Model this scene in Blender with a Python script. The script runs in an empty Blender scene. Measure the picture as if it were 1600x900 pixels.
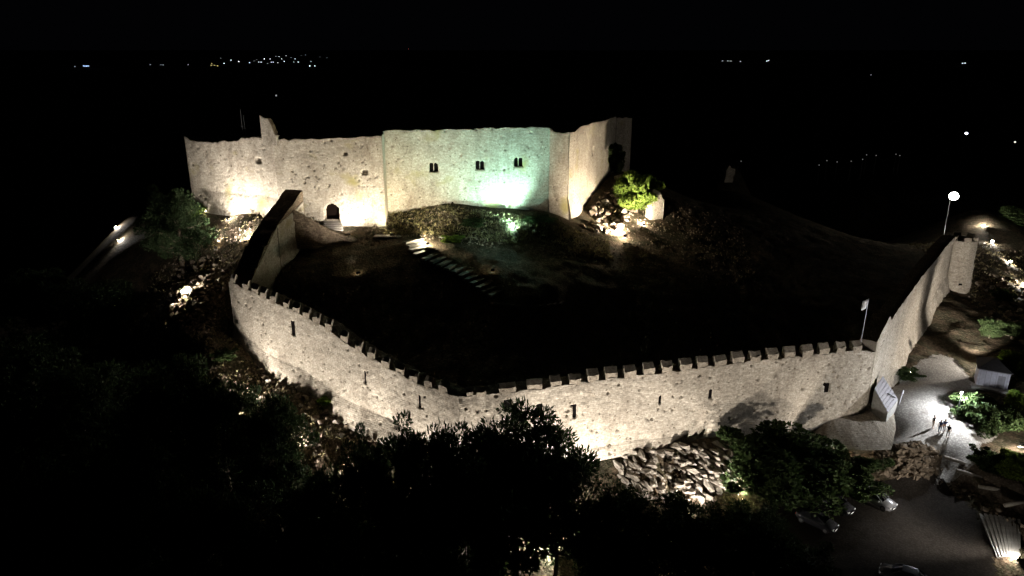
import bpy, math, random
import numpy as np
from mathutils import Vector, Matrix
random.seed(7); RNG = np.random.default_rng(11)
SC = bpy.context.scene
COL = SC.collection
PI = math.pi

# ---------------------------------------------------------------- camera
F, TH, CH = 1150.0, math.radians(18.2), 43.0       # focal length in photo pixels, pitch, height above the gate yard
cam = bpy.data.cameras.new('camera'); cam.sensor_width = 36; cam.lens = 36*F/1600; cam.clip_end = 60000; cam.clip_start = .5
camo = bpy.data.objects.new('camera', cam); COL.objects.link(camo)
camo.location = (0, 0, CH); camo.rotation_euler = (PI/2-TH, 0, 0); SC.camera = camo

# ---------------------------------------------------------------- night sky, exposure
W = bpy.data.worlds.new('World'); SC.world = W; W.use_nodes = True
nt = W.node_tree; nt.nodes.clear()
bg = nt.nodes.new('ShaderNodeBackground'); wo = nt.nodes.new('ShaderNodeOutputWorld')
sky = nt.nodes.new('ShaderNodeTexSky'); sky.sky_type = 'NISHITA'; sky.sun_disc = False
sky.sun_elevation = math.radians(-4); sky.sun_rotation = math.radians(250)
addn = nt.nodes.new('ShaderNodeMixRGB'); addn.blend_type = 'ADD'; addn.inputs[0].default_value = 1
addn.inputs[2].default_value = (.007, .0075, .011, 1)      # airglow of a moonless night
scl = nt.nodes.new('ShaderNodeMixRGB'); scl.blend_type = 'MULTIPLY'; scl.inputs[0].default_value = 1; scl.inputs[2].default_value = (.02, .02, .02, 1)
nt.links.new(sky.outputs[0], scl.inputs[1]); nt.links.new(scl.outputs[0], addn.inputs[1])
nt.links.new(addn.outputs[0], bg.inputs[0]); bg.inputs[1].default_value = .08
nt.links.new(bg.outputs[0], wo.inputs[0])
SC.view_settings.view_transform = 'Standard'; SC.view_settings.look = 'None'
SC.view_settings.exposure = 0; SC.view_settings.gamma = 1
SC.render.engine = 'CYCLES'
SC.cycles.max_bounces = 4; SC.cycles.diffuse_bounces = 2

# ---------------------------------------------------------------- pixel <-> place helpers
def ray(px, py):
    a, d = (px-800)/F, (py-450)/F
    return np.array([a, math.cos(TH)-d*math.sin(TH), -(math.sin(TH)+d*math.cos(TH))])
O = np.array([0, 0, CH])
def atY(px, py, Y): r = ray(px, py); return O + r*(Y/r[1])
def atZ(px, py, z): r = ray(px, py); return O + r*((z-CH)/r[2])
def onwall(px, py, A, B):      # on the vertical plane through A and B
    n = np.array([B[1]-A[1], A[0]-B[0], 0.]); r = ray(px, py)
    return O + r*(np.dot(n, np.array([A[0], A[1], 0])-O)/np.dot(n, r))

# ---------------------------------------------------------------- noise
def hsh(i, j, s): 
    v = np.sin(i*127.1 + j*311.7 + s*74.7)*43758.5453
    return v-np.floor(v)
def vn(x, y, s=0):
    x = np.asarray(x, float); y = np.asarray(y, float)
    i, j = np.floor(x), np.floor(y); f, g = x-i, y-j
    f = f*f*(3-2*f); g = g*g*(3-2*g)
    a, b, c, d = hsh(i, j, s), hsh(i+1, j, s), hsh(i, j+1, s), hsh(i+1, j+1, s)
    return (a+(b-a)*f) + ((c+(d-c)*f)-(a+(b-a)*f))*g - .5
def fbm(x, y, o=4, s=0):
    r = 0; a = 1
    for k in range(o): r = r + a*vn(x*2**k, y*2**k, s+k); a *= .5
    return r

# ---------------------------------------------------------------- object helpers
def mesh(name, v, f, mat=None, smooth=False, uv=None, mats=None, mi=None):
    me = bpy.data.meshes.new(name)
    me.from_pydata([tuple(map(float, p)) for p in v], [], [tuple(map(int, q)) for q in f])
    if mats:
        for m in mats: me.materials.append(m)
        if mi is not None: me.polygons.foreach_set('material_index', mi)
    elif mat: me.materials.append(mat)
    if smooth: me.polygons.foreach_set('use_smooth', [True]*len(me.polygons))
    if uv is not None:
        l = me.uv_layers.new(name='UVMap'); vi = np.empty(len(me.loops), int); me.loops.foreach_get('vertex_index', vi)
        l.data.foreach_set('uv', np.asarray(uv, float)[vi].ravel())
    me.update(); return me
def put(name, me, parent=None, loc=None, rot=None, scale=None):
    o = bpy.data.objects.new(name, me); COL.objects.link(o)
    if loc is not None: o.location = loc
    if rot is not None: o.rotation_euler = rot
    if scale is not None: o.scale = scale
    if parent: o.parent = parent
    return o
def tag(o, label=None, cat=None, group=None, kind=None):
    if label: o['label'] = label
    if cat: o['category'] = cat
    if group: o['group'] = group
    if kind: o['kind'] = kind
    return o
def thing(name, label, cat, loc=(0, 0, 0), rz=0, group=None):
    o = put(name, None, None, loc, (0, 0, rz)); o.empty_display_size = .3
    return tag(o, label, cat, group)
def copy_tree(o, parent=None):
    c = o.copy(); COL.objects.link(c)
    if parent: c.parent = parent
    for ch in list(o.children): copy_tree(ch, c)
    return c
class MB:
    def __init__(s): s.v = []; s.f = []
    def add(s, v, f):
        n = len(s.v); s.v += [tuple(p) for p in v]; s.f += [tuple(i+n for i in q) for q in f]; return s
    def box(s, c, d, rz=0, top=None, off=(0, 0)):
        x, y, z = [k/2 for k in d]; tx, ty = (x, y) if top is None else (x*top[0], y*top[1])
        p = [(-x, -y, -z), (x, -y, -z), (x, y, -z), (-x, y, -z), (-tx+off[0], -ty+off[1], z), (tx+off[0], -ty+off[1], z), (tx+off[0], ty+off[1], z), (-tx+off[0], ty+off[1], z)]
        ca, sa = math.cos(rz), math.sin(rz)
        p = [(c[0]+a*ca-b*sa, c[1]+a*sa+b*ca, c[2]+e) for a, b, e in p]
        return s.add(p, [(0, 3, 2, 1), (4, 5, 6, 7), (0, 1, 5, 4), (1, 2, 6, 5), (2, 3, 7, 6), (3, 0, 4, 7)])
    def tube(s, pts, rad, n=7, cap=True):
        pts = [Vector(p) for p in pts]; rings = []
        for i, p in enumerate(pts):
            t = (pts[min(i+1, len(pts)-1)]-pts[max(i-1, 0)]).normalized()
            u = t.orthogonal().normalized() if abs(t.z) < .95 else Vector((1, 0, 0)); u = (u-t*u.dot(t)).normalized(); w = t.cross(u)
            r = rad[i] if hasattr(rad, '__len__') else rad
            rings.append([p+(u*math.cos(2*PI*k/n)+w*math.sin(2*PI*k/n))*r for k in range(n)])
        v = [q for r in rings for q in r]; f = []
        for i in range(len(pts)-1):
            for k in range(n): f.append((i*n+k, i*n+(k+1) % n, (i+1)*n+(k+1) % n, (i+1)*n+k))
        if cap: f.append(tuple(range(n))[::-1]); f.append(tuple((len(pts)-1)*n+k for k in range(n)))
        return s.add(v, f)
    def prism(s, prof, y0, y1):           # profile in x,z swept along y
        n = len(prof); v = [(x, y0, z) for x, z in prof]+[(x, y1, z) for x, z in prof]
        f = [tuple(range(n)), tuple(range(2*n-1, n-1, -1))]+[((k+1) % n, k, n+k, n+(k+1) % n) for k in range(n)]
        return s.add(v, f)
    def build(s, name, mat, parent=None, smooth=False, **k): return put(name, mesh(name, s.v, s.f, mat, smooth), parent, **k)

# ---------------------------------------------------------------- materials
def newmat(name):
    m = bpy.data.materials.new(name); m.use_nodes = True; return m, m.node_tree.nodes, m.node_tree.links, m.node_tree.nodes['Principled BSDF']
def plain(name, c, rough=.7, metal=0, noise=0, nscale=4, emit=None, estr=0):
    m, N, L, b = newmat(name); b.inputs['Base Color'].default_value = (*c, 1); b.inputs['Roughness'].default_value = rough; b.inputs['Metallic'].default_value = metal
    if max(c) < .02: b.inputs['Specular IOR Level'].default_value = 0
    if noise:
        tc = N.new('ShaderNodeTexCoord'); n = N.new('ShaderNodeTexNoise'); n.inputs['Scale'].default_value = nscale; n.inputs['Detail'].default_value = 5
        r = N.new('ShaderNodeValToRGB'); r.color_ramp.elements[0].color = (*[k*(1-noise) for k in c], 1); r.color_ramp.elements[1].color = (*[min(1, k*(1+noise)) for k in c], 1)
        r.color_ramp.elements[0].position = .3; r.color_ramp.elements[1].position = .7
        L.new(tc.outputs['Object'], n.inputs['Vector']); L.new(n.outputs[0], r.inputs[0]); L.new(r.outputs[0], b.inputs['Base Color'])
        bp = N.new('ShaderNodeBump'); bp.inputs['Strength'].default_value = .4; bp.inputs['Distance'].default_value = .02; L.new(n.outputs[0], bp.inputs['Height']); L.new(bp.outputs[0], b.inputs['Normal'])
    if emit: b.inputs['Emission Color'].default_value = (*emit, 1); b.inputs['Emission Strength'].default_value = estr
    return m
def masonry(name, c1, c2, mort, bw=.42, bh=.2, stain=(.25, .18, .12), stain_amt=.5, moss=None, bump=.05, pits=.75):
    m, N, L, b = newmat(name); b.inputs['Roughness'].default_value = .95; b.inputs['Specular IOR Level'].default_value = .1
    uv = N.new('ShaderNodeUVMap'); uv.uv_map = 'UVMap'
    nz = N.new('ShaderNodeTexNoise'); nz.inputs['Scale'].default_value = 1.7; nz.inputs['Detail'].default_value = 6; nz.inputs['Roughness'].default_value = .7
    L.new(uv.outputs[0], nz.inputs['Vector'])
    sub = N.new('ShaderNodeVectorMath'); sub.operation = 'MULTIPLY_ADD'; sub.inputs[1].default_value = (.6, .42, 0)
    L.new(nz.outputs['Color'], sub.inputs[0]); L.new(uv.outputs[0], sub.inputs[2])
    br = N.new('ShaderNodeTexBrick'); br.inputs['Scale'].default_value = 1; br.inputs['Brick Width'].default_value = bw; br.inputs['Row Height'].default_value = bh
    br.inputs['Mortar Size'].default_value = .03; br.inputs['Mortar Smooth'].default_value = .6; br.inputs['Bias'].default_value = 0
    br.inputs['Color1'].default_value = (*c1, 1); br.inputs['Color2'].default_value = (*c2, 1); br.inputs['Mortar'].default_value = (*mort, 1); br.offset_frequency = 2; br.squash = .7; br.squash_frequency = 3
    L.new(sub.outputs[0], br.inputs['Vector'])
    # large stains and vertical run-off
    mp = N.new('ShaderNodeMapping'); mp.inputs['Scale'].default_value = (.55, .16, 1); L.new(uv.outputs[0], mp.inputs[0])
    n2 = N.new('ShaderNodeTexNoise'); n2.inputs['Scale'].default_value = 1.1; n2.inputs['Detail'].default_value = 8; n2.inputs['Roughness'].default_value = .68; L.new(mp.outputs[0], n2.inputs['Vector'])
    r2 = N.new('ShaderNodeValToRGB'); r2.color_ramp.elements[0].position = .47; r2.color_ramp.elements[1].position = .72
    L.new(n2.outputs[0], r2.inputs[0])
    mm = N.new('ShaderNodeMath'); mm.operation = 'MULTIPLY'; mm.inputs[1].default_value = stain_amt; L.new(r2.outputs[0], mm.inputs[0])
    mx = N.new('ShaderNodeMixRGB'); mx.inputs[2].default_value = (*stain, 1); L.new(mm.outputs[0], mx.inputs[0]); L.new(br.outputs['Color'], mx.inputs[1])
    last = mx.outputs[0]
    # grain: per-stone lightness
    n3 = N.new('ShaderNodeTexNoise'); n3.inputs['Scale'].default_value = 3.2; n3.inputs['Detail'].default_value = 8; n3.inputs['Roughness'].default_value = .8; L.new(uv.outputs[0], n3.inputs['Vector'])
    r3 = N.new('ShaderNodeValToRGB'); r3.color_ramp.elements[0].position = .3; r3.color_ramp.elements[1].position = .7
    r3.color_ramp.elements[0].color = (.38, .35, .31, 1); r3.color_ramp.elements[1].color = (1.22, 1.2, 1.17, 1); L.new(n3.outputs[0], r3.inputs[0])
    m3 = N.new('ShaderNodeMixRGB'); m3.blend_type = 'MULTIPLY'; m3.inputs[0].default_value = 1; L.new(last, m3.inputs[1]); L.new(r3.outputs[0], m3.inputs[2]); last = m3.outputs[0]
    # missing-stone pits, the dark inside them painted into the colour
    vo = N.new('ShaderNodeTexVoronoi'); vo.inputs['Scale'].default_value = 1.5; vo.inputs['Randomness'].default_value = 1; L.new(sub.outputs[0], vo.inputs['Vector'])
    cr = N.new('ShaderNodeSeparateColor'); L.new(vo.outputs['Color'], cr.inputs[0])
    th = N.new('ShaderNodeMath'); th.operation = 'MULTIPLY'; th.inputs[1].default_value = .21; L.new(cr.outputs[0], th.inputs[0])
    lt = N.new('ShaderNodeMath'); lt.operation = 'LESS_THAN'; L.new(vo.outputs['Distance'], lt.inputs[0]); L.new(th.outputs[0], lt.inputs[1])
    lp = N.new('ShaderNodeMath'); lp.operation = 'MULTIPLY'; lp.inputs[1].default_value = pits; L.new(lt.outputs[0], lp.inputs[0])
    m4 = N.new('ShaderNodeMixRGB'); m4.inputs[2].default_value = (.09, .07, .05, 1); L.new(lp.outputs[0], m4.inputs[0]); L.new(last, m4.inputs[1]); last = m4.outputs[0]
    if moss:
        nm = N.new('ShaderNodeTexNoise'); nm.inputs['Scale'].default_value = .22; nm.inputs['Detail'].default_value = 5
        mq = N.new('ShaderNodeMapping'); mq.inputs['Location'].default_value = (3, 11, 0); L.new(uv.outputs[0], mq.inputs[0]); L.new(mq.outputs[0], nm.inputs['Vector'])
        rm = N.new('ShaderNodeValToRGB'); rm.color_ramp.elements[0].position = .58; rm.color_ramp.elements[1].position = .72; L.new(nm.outputs[0], rm.inputs[0])
        m5 = N.new('ShaderNodeMixRGB'); m5.inputs[2].default_value = (*moss, 1); L.new(rm.outputs[0], m5.inputs[0]); L.new(last, m5.inputs[1]); last = m5.outputs[0]
    L.new(last, b.inputs['Base Color'])
    # relief
    ad = N.new('ShaderNodeMath'); ad.operation = 'MULTIPLY_ADD'; ad.inputs[1].default_value = -.6; L.new(br.outputs['Fac'], ad.inputs[0]); L.new(n3.outputs[0], ad.inputs[2])
    a2 = N.new('ShaderNodeMath'); a2.operation = 'MULTIPLY_ADD'; a2.inputs[1].default_value = -.9; L.new(lt.outputs[0], a2.inputs[0]); L.new(ad.outputs[0], a2.inputs[2])
    bp = N.new('ShaderNodeBump'); bp.inputs['Strength'].default_value = .8; bp.inputs['Distance'].default_value = bump; L.new(a2.outputs[0], bp.inputs['Height']); L.new(bp.outputs[0], b.inputs['Normal'])
    return m
def earth(name, cols, scale=.5, bump=.12, fine=6):
    m, N, L, b = newmat(name); b.inputs['Roughness'].default_value = 1; b.inputs['Specular IOR Level'].default_value = .05
    tc = N.new('ShaderNodeTexCoord')
    n = N.new('ShaderNodeTexNoise'); n.inputs['Scale'].default_value = scale; n.inputs['Detail'].default_value = 10; n.inputs['Roughness'].default_value = .72; L.new(tc.outputs['Object'], n.inputs['Vector'])
    r = N.new('ShaderNodeValToRGB'); e = r.color_ramp.elements; e[0].position = .3; e[1].position = .7; e[0].color = (*cols[0], 1); e[1].color = (*cols[-1], 1)
    for k, c in enumerate(cols[1:-1]): q = e.new(.3+.4*(k+1)/(len(cols)-1)); q.color = (*c, 1)
    L.new(n.outputs[0], r.inputs[0])
    v = N.new('ShaderNodeTexVoronoi'); v.inputs['Scale'].default_value = fine*.5; L.new(tc.outputs['Object'], v.inputs['Vector'])
    rv = N.new('ShaderNodeValToRGB'); rv.color_ramp.elements[0].color = (1.25, 1.22, 1.18, 1); rv.color_ramp.elements[1].color = (.55, .52, .5, 1); rv.color_ramp.elements[1].position = .6; L.new(v.outputs['Distance'], rv.inputs[0])
    mx = N.new('ShaderNodeMixRGB'); mx.blend_type = 'MULTIPLY'; mx.inputs[0].default_value = .8; L.new(r.outputs[0], mx.inputs[1]); L.new(rv.outputs[0], mx.inputs[2]); L.new(mx.outputs[0], b.inputs['Base Color'])
    n2 = N.new('ShaderNodeTexNoise'); n2.inputs['Scale'].default_value = fine; n2.inputs['Detail'].default_value = 6; L.new(tc.outputs['Object'], n2.inputs['Vector'])
    sb = N.new('ShaderNodeMath'); sb.operation = 'MULTIPLY_ADD'; sb.inputs[1].default_value = -.7; L.new(v.outputs['Distance'], sb.inputs[0]); L.new(n2.outputs[0], sb.inputs[2])
    bp = N.new('ShaderNodeBump'); bp.inputs['Strength'].default_value = 1; bp.inputs['Distance'].default_value = bump; L.new(sb.outputs[0], bp.inputs['Height']); L.new(bp.outputs[0], b.inputs['Normal'])
    return m
def leafmat(name, c, c2, trans=.25):
    m, N, L, b = newmat(name); b.inputs['Roughness'].default_value = .8; b.inputs['Specular IOR Level'].default_value = .12
    g = N.new('ShaderNodeNewGeometry'); r = N.new('ShaderNodeValToRGB'); r.color_ramp.elements[0].color = (*c, 1); r.color_ramp.elements[1].color = (*c2, 1)
    L.new(g.outputs['Random Per Island'], r.inputs[0]); L.new(r.outputs[0], b.inputs['Base Color'])
    t = N.new('ShaderNodeBsdfTranslucent'); L.new(r.outputs[0], t.inputs[0]); ms = N.new('ShaderNodeMixShader'); ms.inputs[0].default_value = trans
    L.new(b.outputs[0], ms.inputs[1]); L.new(t.outputs[0], ms.inputs[2]); L.new(ms.outputs[0], N['Material Output'].inputs[0]); return m
M = dict(
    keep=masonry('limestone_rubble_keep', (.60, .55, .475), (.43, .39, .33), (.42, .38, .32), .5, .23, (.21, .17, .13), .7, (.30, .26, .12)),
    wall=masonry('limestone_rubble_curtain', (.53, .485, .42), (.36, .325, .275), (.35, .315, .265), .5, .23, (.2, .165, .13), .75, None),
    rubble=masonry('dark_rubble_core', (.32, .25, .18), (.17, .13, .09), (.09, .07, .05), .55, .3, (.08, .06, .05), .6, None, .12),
    merlon=masonry('merlon_stone', (.40, .36, .30), (.33, .29, .24), (.27, .23, .18), .5, .22, (.2, .17, .13), .4, None),
    earth=earth('hill_earth', [(.07, .055, .04), (.13, .10, .07), (.05, .05, .03), (.16, .13, .10)]),
    yard=earth('pale_gravel', [(.26, .25, .23), (.34, .33, .31), (.22, .2, .18)], .35, .03, 9),
    path=earth('packed_earth', [(.12, .10, .08), (.18, .15, .12), (.1, .08, .06)], .5, .05, 8),
    tarmac=earth('old_asphalt', [(.024, .021, .018), (.036, .032, .028), (.02, .018, .015)], .3, .02, 10),
    rock=earth('limestone_rock', [(.20, .18, .15), (.34, .31, .27), (.11, .09, .075)], 1.1, .09, 4),
    rock2=earth('brown_rock', [(.14, .11, .08), (.23, .19, .145), (.08, .06, .045)], .8, .06, 3),
    bark=plain('bark', (.10, .075, .055), .95, 0, .5, 6),
    pine=leafmat('pine_needles', (.012, .022, .009), (.035, .055, .02)),
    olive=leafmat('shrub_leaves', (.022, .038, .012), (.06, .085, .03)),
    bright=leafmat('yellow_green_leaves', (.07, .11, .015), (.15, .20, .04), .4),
    dry=leafmat('dry_tufts', (.12, .10, .05), (.2, .17, .09)),
    black=plain('opening_dark', (.006, .005, .005), .9),
    wood=plain('aged_wood', (.10, .065, .04), .8, 0, .4, 8),
    paleboard=plain('pale_painted_boards', (.25, .24, .255), .7, 0, .12, 3),
    log=plain('pale_log', (.30, .27, .23), .85, 0, .25, 7),
    metal=plain('grey_metal', (.22, .22, .22), .45, .8),
    darkmetal=plain('dark_metal', (.04, .04, .04), .5, .6),
    roof=plain('dark_felt_roof', (.025, .022, .022), .9, 0, .3, 6),
    plaster=plain('pale_plaster', (.48, .47, .52), .85, 0, .12, 3),
    slab=plain('concrete', (.32, .31, .29), .9, 0, .2, 3),
    slate=plain('flat_stone_step', (.13, .115, .095), .9, 0, .3, 4),
    lampwarm=plain('warm_lens', (.9, .9, .8), .3, emit=(1, .80, .5), estr=60),
    lampcool=plain('cool_lens', (.9, .9, .9), .3, emit=(.9, .95, 1), estr=60),
    lampgreen=plain('green_lens', (.9, .95, .9), .3, emit=(.6, 1, .85), estr=60),
)

# ---------------------------------------------------------------- plan of the castle
A = atY(357, 440, 94); B = atY(716, 619, 70); C = atY(1368, 550, 83); D = atY(1490, 384, 121)
G = []          # terrain control points x, y, z
def g(*rows):
    for r in rows: G.append(r)
def gz(px, py, z): p = atZ(px, py, z); G.append(tuple(p)); return p
def gy(px, py, Y): p = atY(px, py, Y); G.append(tuple(p)); return p
def gw(px, py, P, Q, out=0., dz=0.):
    p = onwall(px, py, P, Q); n = np.array([Q[1]-P[1], P[0]-Q[0], 0]); n /= np.linalg.norm(n)
    q = p+n*out; G.append((q[0], q[1], p[2]+dz)); return p
baseAB = [gw(px, py, A, B, .3) for px, py in ((362, 530), (419, 577), (479, 605), (536, 648), (609, 680), (670, 712))]
nBC = np.array([C[1]-B[1], B[0]-C[0], 0]); nBC /= np.linalg.norm(nBC)
baseBC = [gw(px, py, B+nBC*sh_, C+nBC*sh_, .1) for px, py, sh_ in ((735, 735, .2), (820, 728, .2), (905, 717, .2), (1000, 699, .2), (1090, 690, .2), (1180, 687, .2), (1270, 690, .8), (1375, 692, 1.9))]
baseCD = [gw(px, py, C, D, .6) for px, py in ((1389, 600), (1412, 552), (1441, 509), (1466, 466))]
# keep corners: (top px, top py, Y, base py)
K = dict(k0=(287, 212, 124, 322), k1=(425, 214, 115.6, 338), k2=(596, 212, 116, 357), k2b=(597, 204, 119, 340), k3=(858, 198, 121, 336),
         k3a=(890, 206, 122.5, 336), k3b=(905, 198, 126, 330), k4=(963, 182, 146, 282), k5=(988, 184, 149, 276))
KP = {k: atY(a, b, Y) for k, (a, b, Y, c) in K.items()}
def zat(px, py, P):   # height seen at py above plan point P
    r = ray(px, py); return CH + r[2]*(P[1]/r[1])
KB = {k: zat(K[k][0], K[k][3], KP[k]) for k in K}
print('corners', {k: (np.round(v, 1), round(KB[k], 1)) for k, v in KP.items()})
print('A B C D', A.round(1), B.round(1), C.round(1), D.round(1), 'bases', baseAB[0].round(1), baseBC[0].round(1), baseBC[-1].round(1), baseCD[0].round(1), baseCD[-1].round(1))
# ground along the keep's foot
gy(318, 326, 122); gy(370, 336, 117.6); gy(430, 345, 114.6); gy(345, 347, 116.5); gy(385, 350, 114.5); gy(500, 353, 115.4); gy(560, 356, 115.2); gy(607, 358, 115.5)
gy(615, 334, 118.6); gy(700, 318, 119.6); gy(790, 327, 120); gy(860, 336, 119.8); gy(905, 352, 122)
g((-25, 125, 19), (0, 130, 19), (-45, 130, 16), (-30, 150, 18), (10, 150, 19), (-10, 170, 17), (22, 150, 19))
gy(700, 356, 115); gy(800, 363, 115.5); gy(650, 352, 115.5); gy(880, 365, 116.5)
gy(945, 330, 128); gy(985, 290, 140); gy(1000, 330, 132); gy(1005, 356, 124); gy(975, 380, 119); gy(1030, 335, 132); gy(1045, 350, 130); gy(925, 375, 118)
gz(640, 378, 14.6); gz(770, 456, 10.3); gz(700, 410, 12.8); gz(850, 470, 9.5); gz(600, 400, 13); gz(520, 400, 13); gz(450, 400, 12.6); gz(560, 470, 9); gz(440, 440, 11)
gz(700, 520, 6.5); gz(900, 540, 4.5); gz(860, 400, 12); gz(1000, 440, 9); gz(1150, 500, 5); gz(1300, 480, 4); gz(1150, 400, 8.5); gz(1350, 400, 5.5); gz(1250, 340, 8); gz(1100, 300, 9)
gz(1150, 262, 6); gz(1380, 290, 3); gz(1450, 420, 4)
# west side
gz(285, 462, 8.5); gz(340, 400, 11.5); gz(350, 352, 14.3); gz(300, 400, 10.5); gz(250, 420, 7.5); gz(183, 378, 8.5); gz(200, 340, 9); gz(270, 520, 5); gz(225, 500, 4); gz(320, 520, 6.6); gz(120, 420, 0); gz(330, 570, 3.6)
# front slope
gz(440, 640, .5); gz(370, 660, -2); gz(545, 775, -6); gz(250, 640, -4); gz(862, 864, -7); gz(700, 830, -7); gz(980, 720, -2.6); gz(1100, 712, -2.2); gz(960, 770, -5.0); gz(1130, 770, -5); gz(1220, 760, -4.6)
gz(1050, 742, -4); gz(500, 700, -2.4); gz(100, 700, -12); gz(300, 850, -12); gz(600, 900, -10)
gz(1410, 700, -1.2); gz(1400, 742, -4.2); gz(1340, 745, -4.4); gz(1450, 705, -1.3); gz(1470, 745, -4.2); gz(1380, 790, -4.6); gz(1300, 830, -4.9); gz(1420, 890, -5.2); gz(1500, 830, -4.8); gz(1100, 880, -6); gz(1550, 885, -4.6)
# gate yard and the way up
gz(1400, 640, -.2); gz(1457, 672, -.6); gz(1500, 700, -1.0); gz(1440, 600, .2); gz(1500, 600, 0); gz(1540, 625, .1); gz(1470, 520, 1.2); gz(1510, 480, 1.8); gz(1560, 560, .9); gz(1600, 600, .6); gz(1500, 560, .6)
gz(1510, 726, -1.5); gz(1540, 746, -2.0); gz(1570, 770, -2.5); gz(1600, 795, -3); gz(1600, 700, -.8); gz(1560, 690, -.8); gz(1540, 800, -3.4); gz(1590, 875, -3.8); gz(1500, 765, -4.2)
gz(1495, 462, 2.1); gz(1560, 440, 2.4); gz(1577, 415, 2.8); gz(1549, 382, 3.6); gz(1541, 357, 4.2); gz(1518, 330, 5); gz(1600, 500, 1.5); gz(1620, 380, 2.5); gz(1490, 380, 4.2)
# flanks falling away
for a in range(0, 360, 15):
    ca, sa = math.cos(math.radians(a)), math.sin(math.radians(a))
    for rr, zz in ((150, -24), (230, -52)): g((10+rr*ca, 105+rr*sa*.95, zz+6*math.sin(a*.1)))
g((-95, 105, -6), (-90, 130, -4), (-100, 150, -8), (100, 60, -9), (112, 100, -6), (110, 140, -6), (60, 40, -10), (0, 40, -13), (-50, 40, -18), (90, 160, -3), (40, 175, 2), (-60, 170, 2), (0, 190, 0))
GP = np.array(G)
def tps_fit(P):
    n = len(P); X = P[:, :2]/100; d = np.linalg.norm(X[:, None]-X[None], axis=2); Kx = np.where(d > 0, d*d*np.log(d+1e-12), 0)+np.eye(n)*2e-4
    Q = np.c_[np.ones(n), X]; Am = np.block([[Kx, Q], [Q.T, np.zeros((3, 3))]]); return np.linalg.solve(Am, np.r_[P[:, 2], 0, 0, 0]), X
TW, TX = tps_fit(GP)
def tps(x, y):
    x = np.atleast_1d(np.asarray(x, float)).ravel(); y = np.atleast_1d(np.asarray(y, float)).ravel(); out = np.empty(len(x))
    for s in range(0, len(x), 20000):
        p = np.c_[x[s:s+20000], y[s:s+20000]]/100; d = np.linalg.norm(p[:, None]-TX[None], axis=2)
        out[s:s+20000] = np.where(d > 0, d*d*np.log(d+1e-12), 0)@TW[:-3]+TW[-3]+p@TW[-2:]
    return out
def inpoly(x, y, poly):
    ins = np.zeros(np.shape(x), bool); n = len(poly)
    for i in range(n):
        x1, y1 = poly[i][:2]; x2, y2 = poly[(i+1) % n][:2]
        c = ((y1 > y) != (y2 > y)) & (x < (x2-x1)*(y-y1)/((y2-y1) or 1e-9)+x1); ins ^= c
    return ins
YARD = [tuple(atZ(a, b, z)) for a, b, z in ((1392, 604, 0), (1412, 580, .1), (1436, 566, .3), (1466, 556, .5), (1492, 562, .5), (1512, 585, .3), (1525, 615, 0), (1560, 650, -.2), (1555, 690, -.8), (1533, 698, -1), (1527, 728, -1.6), (1470, 728, -1.5), (1462, 697, -1.1), (1430, 690, -1), (1385, 690, -1), (1362, 642, 0))]
PARK = [tuple(atZ(a, b, z)) for a, b, z in ((1180, 790, -4.8), (1340, 752, -4.5), (1400, 748, -4.3), (1470, 752, -4.3), (1510, 790, -4.4), (1545, 850, -4.6), (1560, 930, -5), (1200, 1000, -6), (1100, 900, -6))]
def flat(x, y): return inpoly(x, y, YARD) | inpoly(x, y, PARK)
def rough(x, y):
    n = fbm(x*.35, y*.35, 4, 3)*.5 + np.abs(fbm(x*1.3, y*1.3, 3, 9))*.28
    return n*np.where((y > 109) & (x < 30), .22, 1)
def height_raw(x, y):
    h = tps(x, y).reshape(np.shape(x)); x = np.asarray(x, float); y = np.asarray(y, float)
    r = np.hypot(x-10, y-105)
    plain_ = -150 + 14*fbm(x*.0012, y*.0012, 3, 21)
    hill = np.where(r < 200, h, -40-(r-200)*.55)
    t = np.clip((r-180)/60, 0, 1); t = t*t*(3-2*t)
    h = np.where(r < 240, h*(1-t)+np.minimum(hill, 0)*t, hill)
    h = np.maximum(h, plain_)
    am = np.clip((230-r)/60, 0, 1)
    return h, am
# one sheet: fine near the castle, growing to the horizon
def lines(a, b, st, far):
    c = list(np.arange(a, b+1e-6, st)); s = st; q = b
    while q < far: s *= 1.25; q += s; c.append(q)
    s = st; q = a
    while q > -far: s *= 1.25; q -= s; c.insert(0, q)
    return np.array(c)
GX, GYL = lines(-70, 108, .5, 24000), lines(52, 150, .5, 30000)
gx, gy_ = np.meshgrid(GX, GYL, indexing='ij')
hh, am = height_raw(gx, gy_)
fl = flat(gx, gy_)
dn = rough(gx, gy_)*am*np.where(fl, .04, 1)
dn = np.where((gy_ > 146) | (gx < -66) | (gx > 104), dn*.3, dn)
HG = hh+dn
def height(x, y):
    i = int(np.clip(np.searchsorted(GX, x)-1, 0, len(GX)-2)); j = int(np.clip(np.searchsorted(GYL, y)-1, 0, len(GYL)-2))
    u = (x-GX[i])/(GX[i+1]-GX[i]); v = (y-GYL[j])/(GYL[j+1]-GYL[j])
    return float((HG[i, j]*(1-u)+HG[i+1, j]*u)*(1-v)+(HG[i, j+1]*(1-u)+HG[i+1, j+1]*u)*v)
def hit(px, py, lo=40, hi=260):     # first ground point along the sight line
    r = ray(px, py); r = r/r[1]; p = None
    for t in np.arange(lo, hi, .5):
        q = O+r*t
        if q[2] <= height(q[0], q[1]):
            a, b_ = t-.5, t
            for _ in range(8):
                m_ = (a+b_)/2; q = O+r*m_
                if q[2] <= height(q[0], q[1]): b_ = m_
                else: a = m_
            return O+r*b_
    return O+r*hi
nx, ny = gx.shape
idx = np.arange(nx*ny).reshape(nx, ny)
fa = np.stack([idx[:-1, :-1], idx[1:, :-1], idx[1:, 1:], idx[:-1, 1:]], -1).reshape(-1, 4)
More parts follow.
